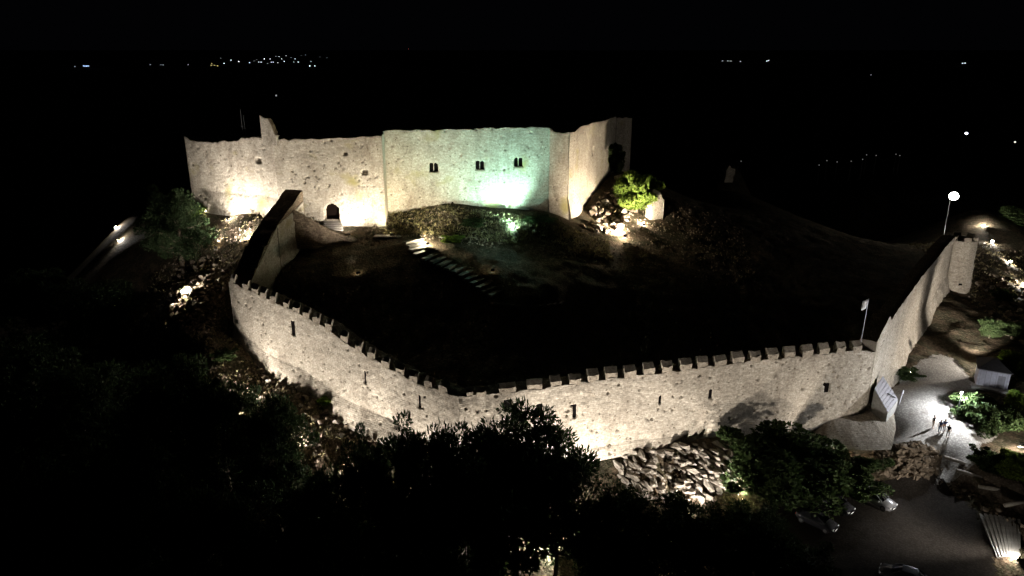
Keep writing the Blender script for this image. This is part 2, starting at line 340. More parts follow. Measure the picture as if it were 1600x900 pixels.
ground = put('ground', mesh('ground', np.stack([gx, gy_, HG], -1).reshape(-1, 3), fa, M['earth'], True)); tag(ground, kind='structure')
def drape(name, poly, mat, step=.22, lift=.05, kind='structure'):
    P = np.array([p[:2] for p in poly]); xs = np.arange(P[:, 0].min(), P[:, 0].max()+step, step); ys = np.arange(P[:, 1].min(), P[:, 1].max()+step, step)
    mx_, my_ = np.meshgrid(xs, ys, indexing='ij'); ins = inpoly(mx_, my_, poly); vid = -np.ones(mx_.shape, int); v = []; f = []
    for i in range(len(xs)-1):
        for j in range(len(ys)-1):
            if inpoly(np.array(xs[i]+step/2+.12*math.sin(ys[j]*3)), np.array(ys[j]+step/2+.12*math.sin(xs[i]*3)), poly):
                q = []
                for a, b_ in ((i, j), (i+1, j), (i+1, j+1), (i, j+1)):
                    if vid[a, b_] < 0:
                        vid[a, b_] = len(v); v.append((xs[a], ys[b_], height(xs[a], ys[b_])+lift))
                    q.append(vid[a, b_])
                f.append(q)
    return tag(put(name, mesh(name, v, f, mat, True)), kind=kind)
drape('yard', YARD, M['yard']); drape('car_park', PARK, M['tarmac'], .35)

# ---------------------------------------------------------------- masonry wall panels
def panel(name, P0, P1, top, bot, mat, parent, thick=2.0, res=.22, openings=(), batter=None, amp=.07, pits=0, ragged=.13, seed=0, e0=True, e1=True, topmat=None, inner_low=3.0):
    """rubble wall standing on the line P0-P1 (outer face); top/bot: lists of (u, z); openings: (u, z, w, h, depth, arch)"""
    P0 = np.array(P0[:2], float); P1 = np.array(P1[:2], float); Ln = np.linalg.norm(P1-P0); t = (P1-P0)/Ln; n = np.array([t[1], -t[0]])
    nu = max(2, int(Ln/res)); u = np.linspace(0, Ln, nu+1)
    tz = np.interp(u, [a for a, b in top], [b for a, b in top]); tz = tz+fbm(u*1.1, 0*u+seed, 4, seed)*ragged*2*np.clip(np.minimum(u, Ln-u)/1., .0, 1)
    bz = np.interp(u, [a for a, b in bot], [b for a, b in bot])-.6
    nv = max(3, int(np.max(tz-bz)/res)); s = np.linspace(0, 1, nv+1)
    U = np.repeat(u[:, None], nv+1, 1); Z = bz[:, None]+(tz-bz)[:, None]*s[None]
    ed = np.clip(np.minimum(U, Ln-U)/.8, 0, 1)*np.clip((tz[:, None]-Z)/.3, 0, 1)
    off = (fbm(U*.5, Z*.5, 3, seed+5)*1.2+fbm(U*2.1, Z*2.9, 2, seed+8)*.7)*amp*ed
    if batter:
        bh = np.interp(u, [b[0] for b in batter], [b[1] for b in batter])[:, None]; bo = np.interp(u, [b[0] for b in batter], [b[2] for b in batter])[:, None]
        q = np.clip((bh-(Z-bz[:, None]-.6))/np.maximum(bh, .01), 0, 1.3); off = off+bo*q+.07*(q > 0)*(bo > .02)
    rs = np.random.default_rng(seed+100)
    for k in range(pits):
        pu, pz, pr = rs.uniform(.5, Ln-.5), rs.uniform(0, 1), rs.uniform(.09, .17)
        z0 = np.interp(pu, u, bz)+pz*(np.interp(pu, u, tz)-np.interp(pu, u, bz))
        off = np.where(np.hypot((U-pu)*.8, Z-z0) < pr, -.22, off)
    for (ou, oz, w, h, dp, arch) in openings:
        w = w+res*.9; dx = np.abs(U-ou)/(w/2); zz = (Z-(oz-h/2))/h
        lim = np.ones_like(U)
        if arch: k0 = 1-(w/2)/h; lim = np.where(zz > k0, np.sqrt(np.clip(1-((zz-k0)/(1-k0))**2, 0, 1)), 1)
        ins = (dx <= lim) & (zz >= 0) & (zz <= 1); off = np.where(ins, -dp, off)
    X = P0[0]+t[0]*U+n[0]*off; Y = P0[1]+t[1]*U+n[1]*off
    V = list(np.stack([X, Y, Z], -1).reshape(-1, 3)); uv = list(np.stack([U+seed*13.7, Z], -1).reshape(-1, 2))
    id_ = np.arange((nu+1)*(nv+1)).reshape(nu+1, nv+1)
    Fc = list(np.stack([id_[:-1, :-1], id_[1:, :-1], id_[1:, 1:], id_[:-1, 1:]], -1).reshape(-1, 4))
    mi = [0]*len(Fc); base = len(V)
    # top walk and inner face
    for i in range(nu+1):
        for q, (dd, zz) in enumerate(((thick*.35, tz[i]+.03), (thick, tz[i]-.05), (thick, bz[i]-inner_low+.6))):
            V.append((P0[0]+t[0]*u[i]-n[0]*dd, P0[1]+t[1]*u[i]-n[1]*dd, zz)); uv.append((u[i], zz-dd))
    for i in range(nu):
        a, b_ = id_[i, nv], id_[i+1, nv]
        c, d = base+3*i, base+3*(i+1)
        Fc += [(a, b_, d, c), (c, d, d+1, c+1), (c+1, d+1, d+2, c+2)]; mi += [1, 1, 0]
    for i, on in ((0, e0), (nu, e1)):
        if on: c = base+3*i; Fc.append([id_[i, k] for k in range(nv+1)]+[c, c+1, c+2]); mi.append(0)
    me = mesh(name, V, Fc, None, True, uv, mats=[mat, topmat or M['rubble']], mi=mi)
    # flat shading on everything but the rough face keeps arrises crisp
    fl_ = np.ones(len(me.polygons), bool); fl_[nu*nv:] = False; me.polygons.foreach_set('use_smooth', fl_)
    return put(name, me, parent)
def useg(P, A0, B0): return float(np.dot(np.array(P[:2])-np.array(A0[:2]), (np.array(B0[:2])-np.array(A0[:2]))/np.linalg.norm(np.array(B0[:2])-np.array(A0[:2]))))
def tops(pts, A0, B0): 
    r = [];
    for px, py in pts: p = onwall(px, py, A0, B0); r.append((useg(p, A0, B0), p[2]))
    return sorted(r)
def opn(px, py, wpx, hpx, dp, arch, A0, B0):
    p = onwall(px, py, A0, B0); a = onwall(px-wpx/2, py, A0, B0); b_ = onwall(px+wpx/2, py, A0, B0); c = onwall(px, py-hpx/2, A0, B0); d = onwall(px, py+hpx/2, A0, B0)
    return (useg(p, A0, B0), p[2], abs(useg(b_, A0, B0)-useg(a, A0, B0)), c[2]-d[2], dp, arch)
def inset(name, o, A0, B0, parent, mat, back=.12):   # near-black sheet standing for the dark inside an opening
    A2, B2 = np.array(A0[:2]), np.array(B0[:2]); t = (B2-A2)/np.linalg.norm(B2-A2); n = np.array([t[1], -t[0]]); u, z, w, h, dp, arch = o
    q = A2+t*u-n*(dp-back); b = MB()
    pr = [(-w/2-.1, -h/2), (w/2+.1, -h/2)]
    pr += [((w/2+.1)*math.cos(a), h/2-w/2+(w/2+.1)*math.sin(a)) for a in np.linspace(0, PI, 7)] if arch else [(w/2+.1, h/2), (-w/2-.1, h/2)]
    b.prism(pr, -.04, .04)
    return b.build(name, mat, parent, loc=(q[0], q[1], z), rot=(0, 0, math.atan2(t[1], t[0])))

# ---------------- the keep
keep = thing('castle_keep', 'huge floodlit medieval stone keep on the hilltop with arched doorway and paired windows', 'castle', (0, 0, 0))
k = KP
def flatz(a, b): L_ = float(np.linalg.norm((k[b]-k[a])[:2])); return L_
L01 = flatz('k0', 'k1')
panel('wall', k['k0'], k['k1'], tops([(287, 212), (296, 217), (310, 220), (340, 221), (370, 219), (377, 214), (400, 213), (425, 214)], k['k0'], k['k1']), [(0, KB['k0']), (L01, KB['k1'])], M['keep'], keep,
      openings=[opn(404, 251, 7, 7, .5, False, k['k0'], k['k1'])], batter=[(0, 2.4, .3), (L01*.3, 2.9, 1.), (L01, 2.9, 1.)], pits=50, seed=1)
L12 = flatz('k1', 'k2'); door = opn(519, 332, 21, 26, 3.4, True, k['k1'], k['k2'])
panel('wall', k['k1'], k['k2'], tops([(425, 218), (500, 217), (560, 214), (596, 212)], k['k1'], k['k2']), [(0, KB['k1']), (L12, KB['k2'])], M['keep'], keep, thick=3.6,
      openings=[door, opn(570, 270, 7, 6, .6, False, k['k1'], k['k2']), opn(539, 241, 4, 4, .5, False, k['k1'], k['k2'])], batter=[(0, 1., .1), (L12*.5, 1, .15), (L12, 1.4, .25)], pits=75, seed=2, res=.15)
inset('door', door, k['k1'], k['k2'], keep, plain('doorway_dark', (.006, .004, .003), .9), 2.2)  # near-black sheet painting the shade of the open doorway
L23 = flatz('k2b', 'k3'); wins = []
for cx, cy in ((677.3, 262), (750, 258.5), (810, 254)):
    for s in (-3.6, 3.6): wins.append(opn(cx+s, cy, 4.9, 14, 1.2, True, k['k2b'], k['k3']))
o4 = panel('wall', k['k2']+np.array([0, .25, 0]), k['k2b'], [(0, k['k2'][2]-.1), (3, k['k2'][2]-.05)], [(0, KB['k2']), (3.2, KB['k2b'])], M['keep'], keep, seed=3, thick=.4, e0=False)
panel('wall', k['k2b'], k['k3'], tops([(597, 204), (700, 202), (800, 199), (850, 198), (858, 199)], k['k2b'], k['k3']), [(0, KB['k2b']), (L23, KB['k3'])], M['keep'], keep,
      openings=wins, batter=[(0, 2.6, .35), (L23, 2.6, .35)], pits=70, seed=4, res=.15)
for w_ in wins: inset('window_dark', w_, k['k2b'], k['k3'], keep, M['black'], .62)  # black sheets paint the dark inside the window recesses
# stone surround of each pair of lights: sill, jambs and a small middle column
A2, B2 = k['k2b'], k['k3']; tt = (B2-A2)[:2]/np.linalg.norm((B2-A2)[:2]); nn = np.array([tt[1], -tt[0]])
for i in range(0, 6, 2):
    l_, r_ = wins[i], wins[i+1]; uc = (l_[0]+r_[0])/2; z0 = l_[1]; h = l_[3]
    sw = MB(); sw.box((0, 0, -h/2-.12), (r_[0]-l_[0]+l_[2]+.4, .16, .14))
    sw.build('window_sill', M['merlon'], keep, loc=(*(A2[:2]+tt*uc+nn*.02), z0), rot=(0, 0, math.atan2(tt[1], tt[0])))
La = flatz('k3', 'k3a')
panel('wall', k['k3'], k['k3a'], tops([(858, 199), (866, 205), (880, 207), (890, 206)], k['k3'], k['k3a']), [(0, KB['k3']), (La, KB['k3a'])], M['keep'], keep, batter=[(0, 2.6, .35), (La, 2.6, .5)], pits=10, seed=5)
Lb = flatz('k3a', 'k3b')
panel('wall', k['k3a'], k['k3b'], tops([(890, 206), (900, 205), (905, 199)], k['k3a'], k['k3b']), [(0, KB['k3a']), (Lb, KB['k3b'])], M['keep'], keep, batter=[(0, 2.6, .5), (Lb, 3, .6)], pits=5, seed=6)
Lc = flatz('k3b', 'k4'); sl = opn(926.5, 236, 2.6, 12, .8, False, k['k3b'], k['k4'])
panel('wall', k['k3b'], k['k4'], tops([(905, 198), (925, 192), (945, 188), (963, 182)], k['k3b'], k['k4']), [(0, KB['k3b']), (Lc, KB['k4'])], M['keep'], keep, openings=[sl], batter=[(0, 3, .6), (Lc*.35, 1, .2), (Lc, .5, 0)], pits=40, seed=7)
Ld = flatz('k4', 'k5')
panel('wall', k['k4'], k['k5'], tops([(963, 184), (988, 184)], k['k4'], k['k5']), [(0, KB['k4']), (Ld, KB['k5'])], M['keep'], keep, pits=6, seed=8)
bk = [np.array([22., 178, 26.]), np.array([-52., 172, 25.])]
panel('wall', k['k5'], bk[0], [(0, k['k5'][2]), (40, 26)], [(0, KB['k5']), (40, 12)], M['keep'], keep, res=.8, seed=9)
panel('wall', bk[0], bk[1], [(0, 26), (80, 25)], [(0, 10), (80, 10)], M['keep'], keep, res=.8, seed=10)
panel('wall', bk[1], k['k0'], [(0, 25), (50, k['k0'][2])], [(0, 10), (50, KB['k0'])], M['keep'], keep, res=.5, seed=11)
# ruined tower fragment standing on the wall head
f0, f1 = atY(409, 215, 116.25), atY(432, 215, 115.35); Lf = float(np.linalg.norm((f1-f0)[:2]))
zt = [zat(409, 179, f0), zat(418, 183, f0), zat(424, 184, f0), zat(430, 196, f0), zat(431, 208, f0), zat(429, 216, f0)]
panel('wall_fragment', f0, f1, [(0, zt[0]), (.6, zt[0]-.3), (1.4, zt[2]), (1.9, zt[3]+.3), (Lf-.35, zt[4]), (Lf, zt[5]+.5)], [(0, f0[2]-.5), (Lf, f0[2]-.5)], M['keep'], keep, thick=.9, res=.16, seed=12, inner_low=.6)
f0, f1 = atY(433, 190, 128), atY(450, 190, 127); Lf = float(np.linalg.norm((f1-f0)[:2]))
panel('wall_fragment', f0, f1, [(0, zat(433, 172, f0)), (.8, zat(433, 170, f0)), (Lf, zat(450, 171, f0))], [(0, 24), (Lf, 24)], M['rubble'], keep, thick=1.2, res=.25, seed=13, inner_low=1)
# vaulted hall roofs inside the keep (dark, unlit)
b = MB(); c0 = k['k1'][:2]
for (x0, x1, y0, y1) in ((-31, -9, 121, 129), (-6, 10, 124, 131)):
    pr = [(y0, 20.), (y0, 25.)]+[((y0+y1)/2-(y1-y0)/2*math.cos(a), 25+2.6*math.sin(a)) for a in np.linspace(.3, PI-.3, 7)]+[(y1, 25.), (y1, 20.)]
    n_ = len(pr); b.add([(x0, y, z) for y, z in pr]+[(x1, y, z) for y, z in pr], [tuple(range(n_)), tuple(range(2*n_-1, n_-1, -1))]+[((q+1) % n_, q, n_+q, n_+(q+1) % n_) for q in range(n_)])
b.build('hall_roof', M['rubble'], keep)
# door steps
q = A2; t12 = (k['k2']-k['k1'])[:2]/flatz('k1', 'k2'); n12 = np.array([t12[1], -t12[0]]); dp0 = k['k1'][:2]+t12*door[0]
zb = door[1]-door[3]/2
for i in range(5):
    b = MB(); b.box((0, 0, 0), (2.7+.12*i, .42, .26))
    b.build('step', M['slate'], keep, loc=(*(dp0+n12*(.2+.4*i)+t12*.1*i), zb-.12-.24*i), rot=(0, 0, math.atan2(t12[1], t12[0])))
# antennas and mast
for (x0, y0, x1, y1, Y, lab) in ((380, 212, 377, 170, 119, 'taller thin antenna rod on the keep wall left of the broken tower'), (384, 212, 382.5, 180, 119, 'shorter thin antenna rod beside the taller one on the keep wall')):
    p, q = atY(x0, y0, Y), atY(x1, y1, Y)
    a_ = thing('antenna', lab, 'antenna', tuple(p), 0, 'antenna rods on the keep'); hgt = q[2]-p[2]
    MB().tube([(0, 0, -.4), (0, 0, hgt)], [.05, .03], 6).build('mast', M['metal'], a_)
    MB().box((0, 0, hgt*.35), (.5, .06, .06)).build('crossbar', M['metal'], a_)
p = atY(435, 185, 130); zt_ = zat(435, 149, p)
a_ = thing('lightning_mast', 'thin mast with a small pale tip above the ruined tower', 'mast', (p[0], p[1], 24)); MB().tube([(0, 0, 0), (0, 0, zt_-24)], .05, 6).build('mast', M['darkmetal'], a_)
MB().tube([(0, 0, zt_-24.15), (0, 0, zt_-23.9)], .12, 8).build('beacon', plain('faint_beacon', (.8, .8, .8), emit=(.8, .85, .9), estr=.35), a_)

# ---------------- curtain wall
cur = thing('curtain_wall', 'long crenellated outer curtain wall enclosing the dark castle court', 'castle wall', (0, 0, 0))
LAB = float(np.linalg.norm((B-A)[:2])); LBC = float(np.linalg.norm((C-B)[:2])); LCD = float(np.linalg.norm((D-C)[:2]))
print('lengths', LAB, LBC, LCD)
topAB = tops([(357, 440), (400, 459), (453, 483), (505, 509), (555, 545), (604, 573), (650, 597), (698, 614), (716, 619)], A, B)
botAB = sorted((useg(p, A, B), p[2]) for p in baseAB)+[(LAB, baseBC[0][2])]
oAB = [opn(457, 513, 5, 22, .9, False, A, B), opn(570, 590, 2.5, 20, .6, False, A, B), opn(655, 628, 2.5, 20, .6, False, A, B)]
panel('wall', A, B, topAB, botAB, M['wall'], cur, thick=2.2, openings=oAB, batter=[(0, 2.2, .7), (LAB*.5, 2.2, .9), (LAB*.8, 2.0, .9), (LAB, 1.5, .5)], pits=80, seed=20, amp=.09, res=.14)
topBC = tops([(716, 619), (760, 617), (800, 612), (847, 608), (880, 602), (950, 592), (1060, 579), (1150, 567), (1250, 557), (1340, 548), (1368, 550)], B, C)
botBC = sorted((useg(p, B, C), p[2]) for p in baseBC)
oBC = [opn(794, 634, 10, 18, 1.2, False, B, C), opn(843, 641, 8, 17, 1.2, False, B, C), opn(898, 644, 3.2, 19, .8, False, B, C), opn(897, 634, 8, 3.5, .6, False, B, C), opn(1032, 625, 3, 14, .8, False, B, C), opn(1111, 616, 3, 14, .8, False, B, C), opn(1292, 607, 6.5, 14, .9, False, B, C), opn(1290, 601, 4, 4, .9, False, B, C)]
uT = useg(onwall(1275, 670, B, C), B, C)
panel('wall', B, C, topBC, botBC, M['wall'], cur, thick=2.2, openings=oBC, batter=[(0, 1, .3), (uT-.5, .6, .15), (LBC, .5, .15)], pits=140, seed=21, res=.14)
def spur():
    tp = [onwall(x, y, B, C) for x, y in ((1262, 684), (1275, 672), (1288, 662), (1302, 655), (1322, 650), (1342, 647), (1356, 640))]; tp = [p-nBC*.15 for p in tp]
    bt = [atZ(x, y, z) for x, y, z in ((1262, 689, -2.6), (1278, 692, -2.5), (1297, 694, -2.3), (1318, 696, -2.1), (1342, 697, -1.8), (1364, 697, -1.6), (1388, 695, -1.4))]
    tp += [onwall(x, y, C, D) for x, y in ((1366, 622), (1376, 606))]; bt += [atZ(1396, 664, -.8), atZ(1392, 622, -.5)]
    V = []; uv = []; n = 14; m_ = 12; Fc = []; acc = 0; cols = []
    for i in range(len(tp)-1):
        for q in range(n): f = q/n; cols.append((tp[i]*(1-f)+tp[i+1]*f, bt[i]*(1-f)+bt[i+1]*f))
    cols.append((tp[-1], bt[-1]))
    for i, (a, b_) in enumerate(cols):
        b_ = b_+(b_-a)*.12
        if i: acc += float(np.linalg.norm(b_-pb))
        pb = b_
        for j in range(m_+1):
            f = j/m_; p = a*(1-f)+b_*f; d = float(fbm(np.array(acc*1.3), np.array(f*4.), 3, 77))*.1*(f > 0); p = p+np.array([.3, -.8, .5])*d; V.append(p); uv.append((acc, -f*4.5))
    k_ = m_+1
    for i in range(len(cols)-1):
        for j in range(m_): Fc.append((i*k_+j+1, (i+1)*k_+j+1, (i+1)*k_+j, i*k_+j))
    put('sloping_base', mesh('sloping_base', V, Fc, M['wall'], True, uv), cur)
spur()
topCD = tops([(1368, 540), (1380, 515), (1391, 494), (1393, 500), (1420, 460), (1447, 424), (1474, 391), (1476, 388), (1490, 372)], C, D)
botCD = [(0, baseBC[-1][2]+.6)]+sorted((useg(p, C, D), p[2]) for p in baseCD)+[(LCD, baseCD[-1][2])]
panel('wall', C, D, topCD, botCD, M['wall'], cur, thick=2.0, batter=[(0, 1, .1), (3, 1.4, .3), (8, 3., .9), (LCD, 2.5, .6)], pits=50, seed=22, amp=.16)
panel('wall', np.array([-47., 128, 0]), A, [(0, A[2]), (60, A[2])], [(0, baseAB[0][2]), (60, baseAB[0][2])], M['wall'], cur, thick=2.0, seed=23, res=.5) if False else None
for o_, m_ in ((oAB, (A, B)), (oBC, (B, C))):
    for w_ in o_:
        inset('slit_dark', w_, m_[0], m_[1], cur, M['black'], w_[4]-.22)  # black sheet paints the shadow deep in each slit
rsm = random.Random(3)
def merlon_mesh(w, h, th, seed):
    r = random.Random(seed); j = lambda: r.uniform(-.09, .09); hf = h*.52     # steep outward-sloping cap
    b = MB(); prof = [(0, -.35), (0, hf), (.03, hf+.03), (th*.62, h), (th, h-.03), (th, -.35)]
    v = []; nn_ = len(prof)
    for x in (-w/2, 0, w/2): v += [(x+j(), y+j()*.6, z+(j() if z > 0 else 0)) for y, z in prof]
    f = [tuple(range(nn_))[::-1], tuple(range(2*nn_, 3*nn_))]
    for s in (0, 1): f += [(s*nn_+q, s*nn_+(q+1) % nn_, (s+1)*nn_+(q+1) % nn_, (s+1)*nn_+q) for q in range(nn_)]
    f = [q[::-1] for q in f]
    return mesh('merlon', v, f, M['merlon'], False, [(p[0]+seed, p[2]+p[1]) for p in v])
MM = [merlon_mesh(1.32, 1.2, .72, s) for s in range(5)]; MS = [merlon_mesh(1.2, 1.15, .55, s+9) for s in range(4)]
def merlons(P, Q, us, topl, meshes, push=.0, sc=None):
    t = (Q-P)[:2]/np.linalg.norm((Q-P)[:2]); n = np.array([t[1], -t[0]])
    for i, u_ in enumerate(us):
        z = np.interp(u_, [a for a, b_ in topl], [b_ for a, b_ in topl])
        o_ = put('merlon', meshes[i % len(meshes)], cur, (*(P[:2]+t*u_+n*(.015+push)), z), (0, 0, math.atan2(t[1], t[0])))
        if sc: o_.scale = sc[i]
        else: o_.scale = (rsm.uniform(.86, 1.08), rsm.uniform(.95, 1.1), rsm.uniform(.84, 1.08)); o_.rotation_euler.y = rsm.uniform(-.03, .03)
us = [useg(onwall(x, 562, B, C), B, C) for x in (897, 926, 955.5, 985, 1014, 1043.5, 1072, 1099, 1126.5, 1154, 1181, 1207, 1234, 1260, 1287, 1313, 1340)]
us = []
for x, y in ((869, 600), (899, 596), (927, 592), (956, 588), (985, 584), (1014.5, 581), (1043, 578), (1072, 575), (1098.5, 572), (1126.5, 569), (1154, 566), (1181, 563), (1208, 560), (1235, 557), (1262, 555), (1288, 552), (1314, 550), (1339.5, 548)):
    us.append(useg(onwall(x, y, B, C), B, C))
merlons(B, C, us, topBC, MM)
u2 = [useg(onwall(x, 612, B, C), B, C) for x in (734, 752, 793, 836)]
merlons(B, C, u2, topBC, MM, sc=[(.5, .8, .6), (.8, .75, .6), (1.35, .8, .8), (1.25, .8, .9)])
ul = []
for x, y in ((363, 437), (383, 446), (397, 452), (411, 459), (426, 466), (447, 478), (462, 487), (478, 495), (494, 503), (513, 513), (537, 530), (560, 543), (580, 555), (602, 568), (624, 580), (646, 592), (669, 602), (692, 610)):
    ul.append(useg(onwall(x, y, A, B), A, B))
merlons(A, B, ul, topAB, MS)

# round corner tower
def ring_tower():
    base = atZ(1497, 458, 2.0); cx, cy = base[0], base[1]+2.0; R = 2.45; zt_ = zat(1507, 378, (cx, cy-R, 0)); zb_ = .6
    nA, nV = 64, 48; V = []; uv = []; Fc = []
    for i in range(nA):
        a = 2*PI*i/nA
        for j in range(nV+1):
            z = zb_+(zt_-zb_)*j/nV; s_ = (z-zb_)/(zt_-zb_); r = R+.25*(1-s_)+float(fbm(np.array(a*3.), np.array(z*.9), 3, 31))*.12
            if abs(s_-.56) < .012: r += .14
            if s_ < .56: r += .07
            V.append((math.cos(a)*r, math.sin(a)*r, z)); uv.append((a*R, z))
    for i in range(nA):
        for j in range(nV): q = i*(nV+1)+j; w = ((i+1) % nA)*(nV+1)+j; Fc.append((q, w, w+1, q+1))
    n0 = len(V)
    for i in range(nA): a = 2*PI*i/nA; V.append((math.cos(a)*(R-.7), math.sin(a)*(R-.7), zt_)); uv.append((a, 0)); V.append((math.cos(a)*(R-.7), math.sin(a)*(R-.7), zt_-1.)); uv.append((a, 1))
    for i in range(nA): q = n0+2*i; w = n0+2*((i+1) % nA); Fc.append((i*(nV+1)+nV, ((i+1) % nA)*(nV+1)+nV, w, q)); Fc.append((q, w, w+1, q+1))
    Fc.append([n0+2*i+1 for i in range(nA)])
    T = thing('round_tower', 'small pale round tower closing the far right end of the curtain wall', 'tower', (cx, cy, 0))
    put('wall', mesh('wall', V, Fc, M['wall'], True, uv), T)
    for a in (205, 262, 318, 20, 80, 140):
        b = MB(); r_ = R-.3; b.box((math.cos(math.radians(a))*r_, math.sin(math.radians(a))*r_, zt_+.25), (.62, 1.15, .7), math.radians(a), (.85, .9))
        o_ = put('merlon', mesh('merlon', b.v, b.f, M['merlon'], False, [(p[1], p[2]) for p in b.v]), T)
    # chipped hole: a black box stands for the shade inside it
    b = MB(); b.box((-.35, -R-.16, 5.0-1.2), (.55, .3, .3)); b.build('hole_dark', M['black'], T)
    return T
ring_tower()

# ---------------- ruined rampart from corner A up to the keep
ram = thing('ruined_rampart', 'black-topped rampart climbing from the left wall corner to the keep, its inner face lit', 'rampart wall', (0, 0, 0))
E = atY(446, 296, 112.5); zE = E[2]
Aq = A+np.array([.3, .3, 0])
E2 = atY(428, 318, 111.0)
topAE = [(0, A[2]+.2), (4, A[2]+1.2), (9, A[2]+3.4), (float(np.linalg.norm((E-Aq)[:2])), zE)]
print('E', E.round(1), 'len', np.linalg.norm((E-Aq)[:2]))
LAE = topAE[-1][0]
Md = atY(404, 352, 103.5)+np.array([0, 0, 0]); print('Md', Md.round(1), 'E', E.round(1))
l1 = float(np.linalg.norm((Md-Aq)[:2])); l2 = float(np.linalg.norm((E-Md)[:2]))
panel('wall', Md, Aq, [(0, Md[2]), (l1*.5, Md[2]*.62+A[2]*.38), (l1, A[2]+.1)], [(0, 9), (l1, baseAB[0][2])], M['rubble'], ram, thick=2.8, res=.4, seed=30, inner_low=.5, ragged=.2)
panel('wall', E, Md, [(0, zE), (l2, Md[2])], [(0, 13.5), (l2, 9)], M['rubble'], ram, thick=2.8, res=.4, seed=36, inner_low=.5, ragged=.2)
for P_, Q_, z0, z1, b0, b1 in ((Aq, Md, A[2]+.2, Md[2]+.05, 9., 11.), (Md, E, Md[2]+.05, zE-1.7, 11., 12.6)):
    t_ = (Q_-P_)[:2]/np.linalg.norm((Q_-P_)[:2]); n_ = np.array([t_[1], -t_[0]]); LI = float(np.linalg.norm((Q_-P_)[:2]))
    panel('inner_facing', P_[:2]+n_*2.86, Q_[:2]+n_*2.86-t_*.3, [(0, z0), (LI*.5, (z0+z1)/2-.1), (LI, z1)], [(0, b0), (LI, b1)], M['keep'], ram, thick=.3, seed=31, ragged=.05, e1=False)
# turret head at the top, with the lit right cheek
b = MB(); p = atY(455, 330, 112.0)
hd = panel('turret_wall', atY(452, 325, 111.5), atY(465, 328, 111.8), [(0, zE-.2), (1.3, zE-.5)], [(0, 15), (1.3, 15)], M['keep'], ram, thick=1.3, res=.2, seed=32)
# rubble wall running right and falling in steps
R0, R1 = atY(441, 380, 107.5), atY(583, 382, 112.5); LR = float(np.linalg.norm((R1-R0)[:2]))
rt = tops([(441, 327), (466, 331), (478, 336), (492, 345), (505, 352), (520, 359), (535, 366), (548, 372), (562, 376), (583, 380)], R0, R1)
panel('wall', R0, R1, rt, [(0, R0[2]-.3), (LR, R1[2]-.3)], M['rubble'], tag(thing('rubble_wall', 'broken brown rubble wall sloping down to the right below the keep doorway', 'ruined wall'), None), thick=1.3, res=.25, amp=.3, ragged=.35, seed=33, pits=20)

# ---------------- ruin stub by the green bush
s0, s1 = atY(1016, 345, 129), atY(1036, 340, 131)
st = thing('wall_stub', 'grey leaning stub of broken wall right of the bright green bush', 'ruined wall')
Ls = float(np.linalg.norm((s1-s0)[:2])); panel('wall', s0, s1, tops([(1016, 300), (1022, 295), (1032, 300), (1036, 312)], s0, s1), [(0, s0[2]-.5), (Ls, s1[2]-.5)], M['wall'], st, thick=1.2, seed=34)
s0 = atZ(1135, 268, 6.5); st = thing('wall_stub', 'tiny pale ruin catching light far behind the court', 'ruined wall')
panel('wall', s0, s0+np.array([2.8, .3, 0]), [(0, s0[2]+.6), (1, s0[2]+1.9), (1.4, s0[2]+1.2), (2.8, s0[2]+.7)], [(0, s0[2]-.6), (2.8, s0[2]-.6)], M['wall'], st, thick=1, seed=35)

# ---------------------------------------------------------------- rocks
import bmesh
def rock_mesh(seed, mat):
    r = random.Random(seed); bm = bmesh.new()
    for _ in range(13):
        v = Vector((r.uniform(-1, 1), r.uniform(-1, 1), r.uniform(-1, 1))); v = v/max(abs(v.x), abs(v.y), abs(v.z))*r.uniform(.42, .62); bm.verts.new(v)
    o_ = bmesh.ops.convex_hull(bm, input=bm.verts[:]); bmesh.ops.delete(bm, geom=[e for e in o_['geom_interior'] if isinstance(e, bmesh.types.BMVert)], context='VERTS')
    bmesh.ops.bevel(bm, geom=bm.edges[:], offset=.05, segments=1, affect='EDGES', clamp_overlap=True)
    bmesh.ops.triangulate(bm, faces=bm.faces[:]); bmesh.ops.subdivide_edges(bm, edges=[e for e in bm.edges if e.calc_length() > .3], cuts=1)
    for v in bm.verts: v.co += Vector((r.uniform(-1, 1), r.uniform(-1, 1), r.uniform(-1, 1)))*.035
    me = bpy.data.meshes.new('rock'); bm.to_mesh(me); bm.free(); me.materials.append(mat); return me
RM = [rock_mesh(s, M['rock']) for s in range(8)]; RB = [rock_mesh(s+20, M['rock2']) for s in range(6)]
def rocks(name, label, cat, pts, meshes, smin, smax, flatk=.6, group=None, part='rock', elong=None):
    c = np.mean([p for p in pts], 0); T = thing(name, label, cat, tuple(c), 0, group)
    for i, p in enumerate(pts):
        s = random.uniform(smin, smax)
        e = elong or (1, 1)
        put(part, meshes[i % len(meshes)], T, (p[0]-c[0], p[1]-c[1], height(p[0], p[1])+s*.08-c[2]), (random.uniform(-.5, .5), random.uniform(-.5, .5), random.uniform(-.35, .35)-1.0 if elong else random.random()*6), (s*random.uniform(.9, 1.4)*e[0], s*e[1], s*flatk*random.uniform(.7, 1.3)))
    return T
def scatter(poly, n, seed=0, mind=0):
    r = random.Random(seed); P = np.array(poly, float); out = []
    tries = 0
    while len(out) < n and tries < n*60:
        tries += 1; x = r.uniform(P[:, 0].min(), P[:, 0].max()); y = r.uniform(P[:, 1].min(), P[:, 1].max())
        if inpoly(np.array(x), np.array(y), poly) and (x > 150 or not flat(np.array(x), np.array(y))) and all((x-a)**2+(y-b_)**2 > mind**2 for a, b_ in out): out.append((x, y))
    return out
sp = [hit(x, y) for x, y in scatter([(958, 712), (1040, 698), (1130, 692), (1160, 700), (1150, 740), (1120, 775), (1050, 785), (985, 775)], 150, 5, 7)]
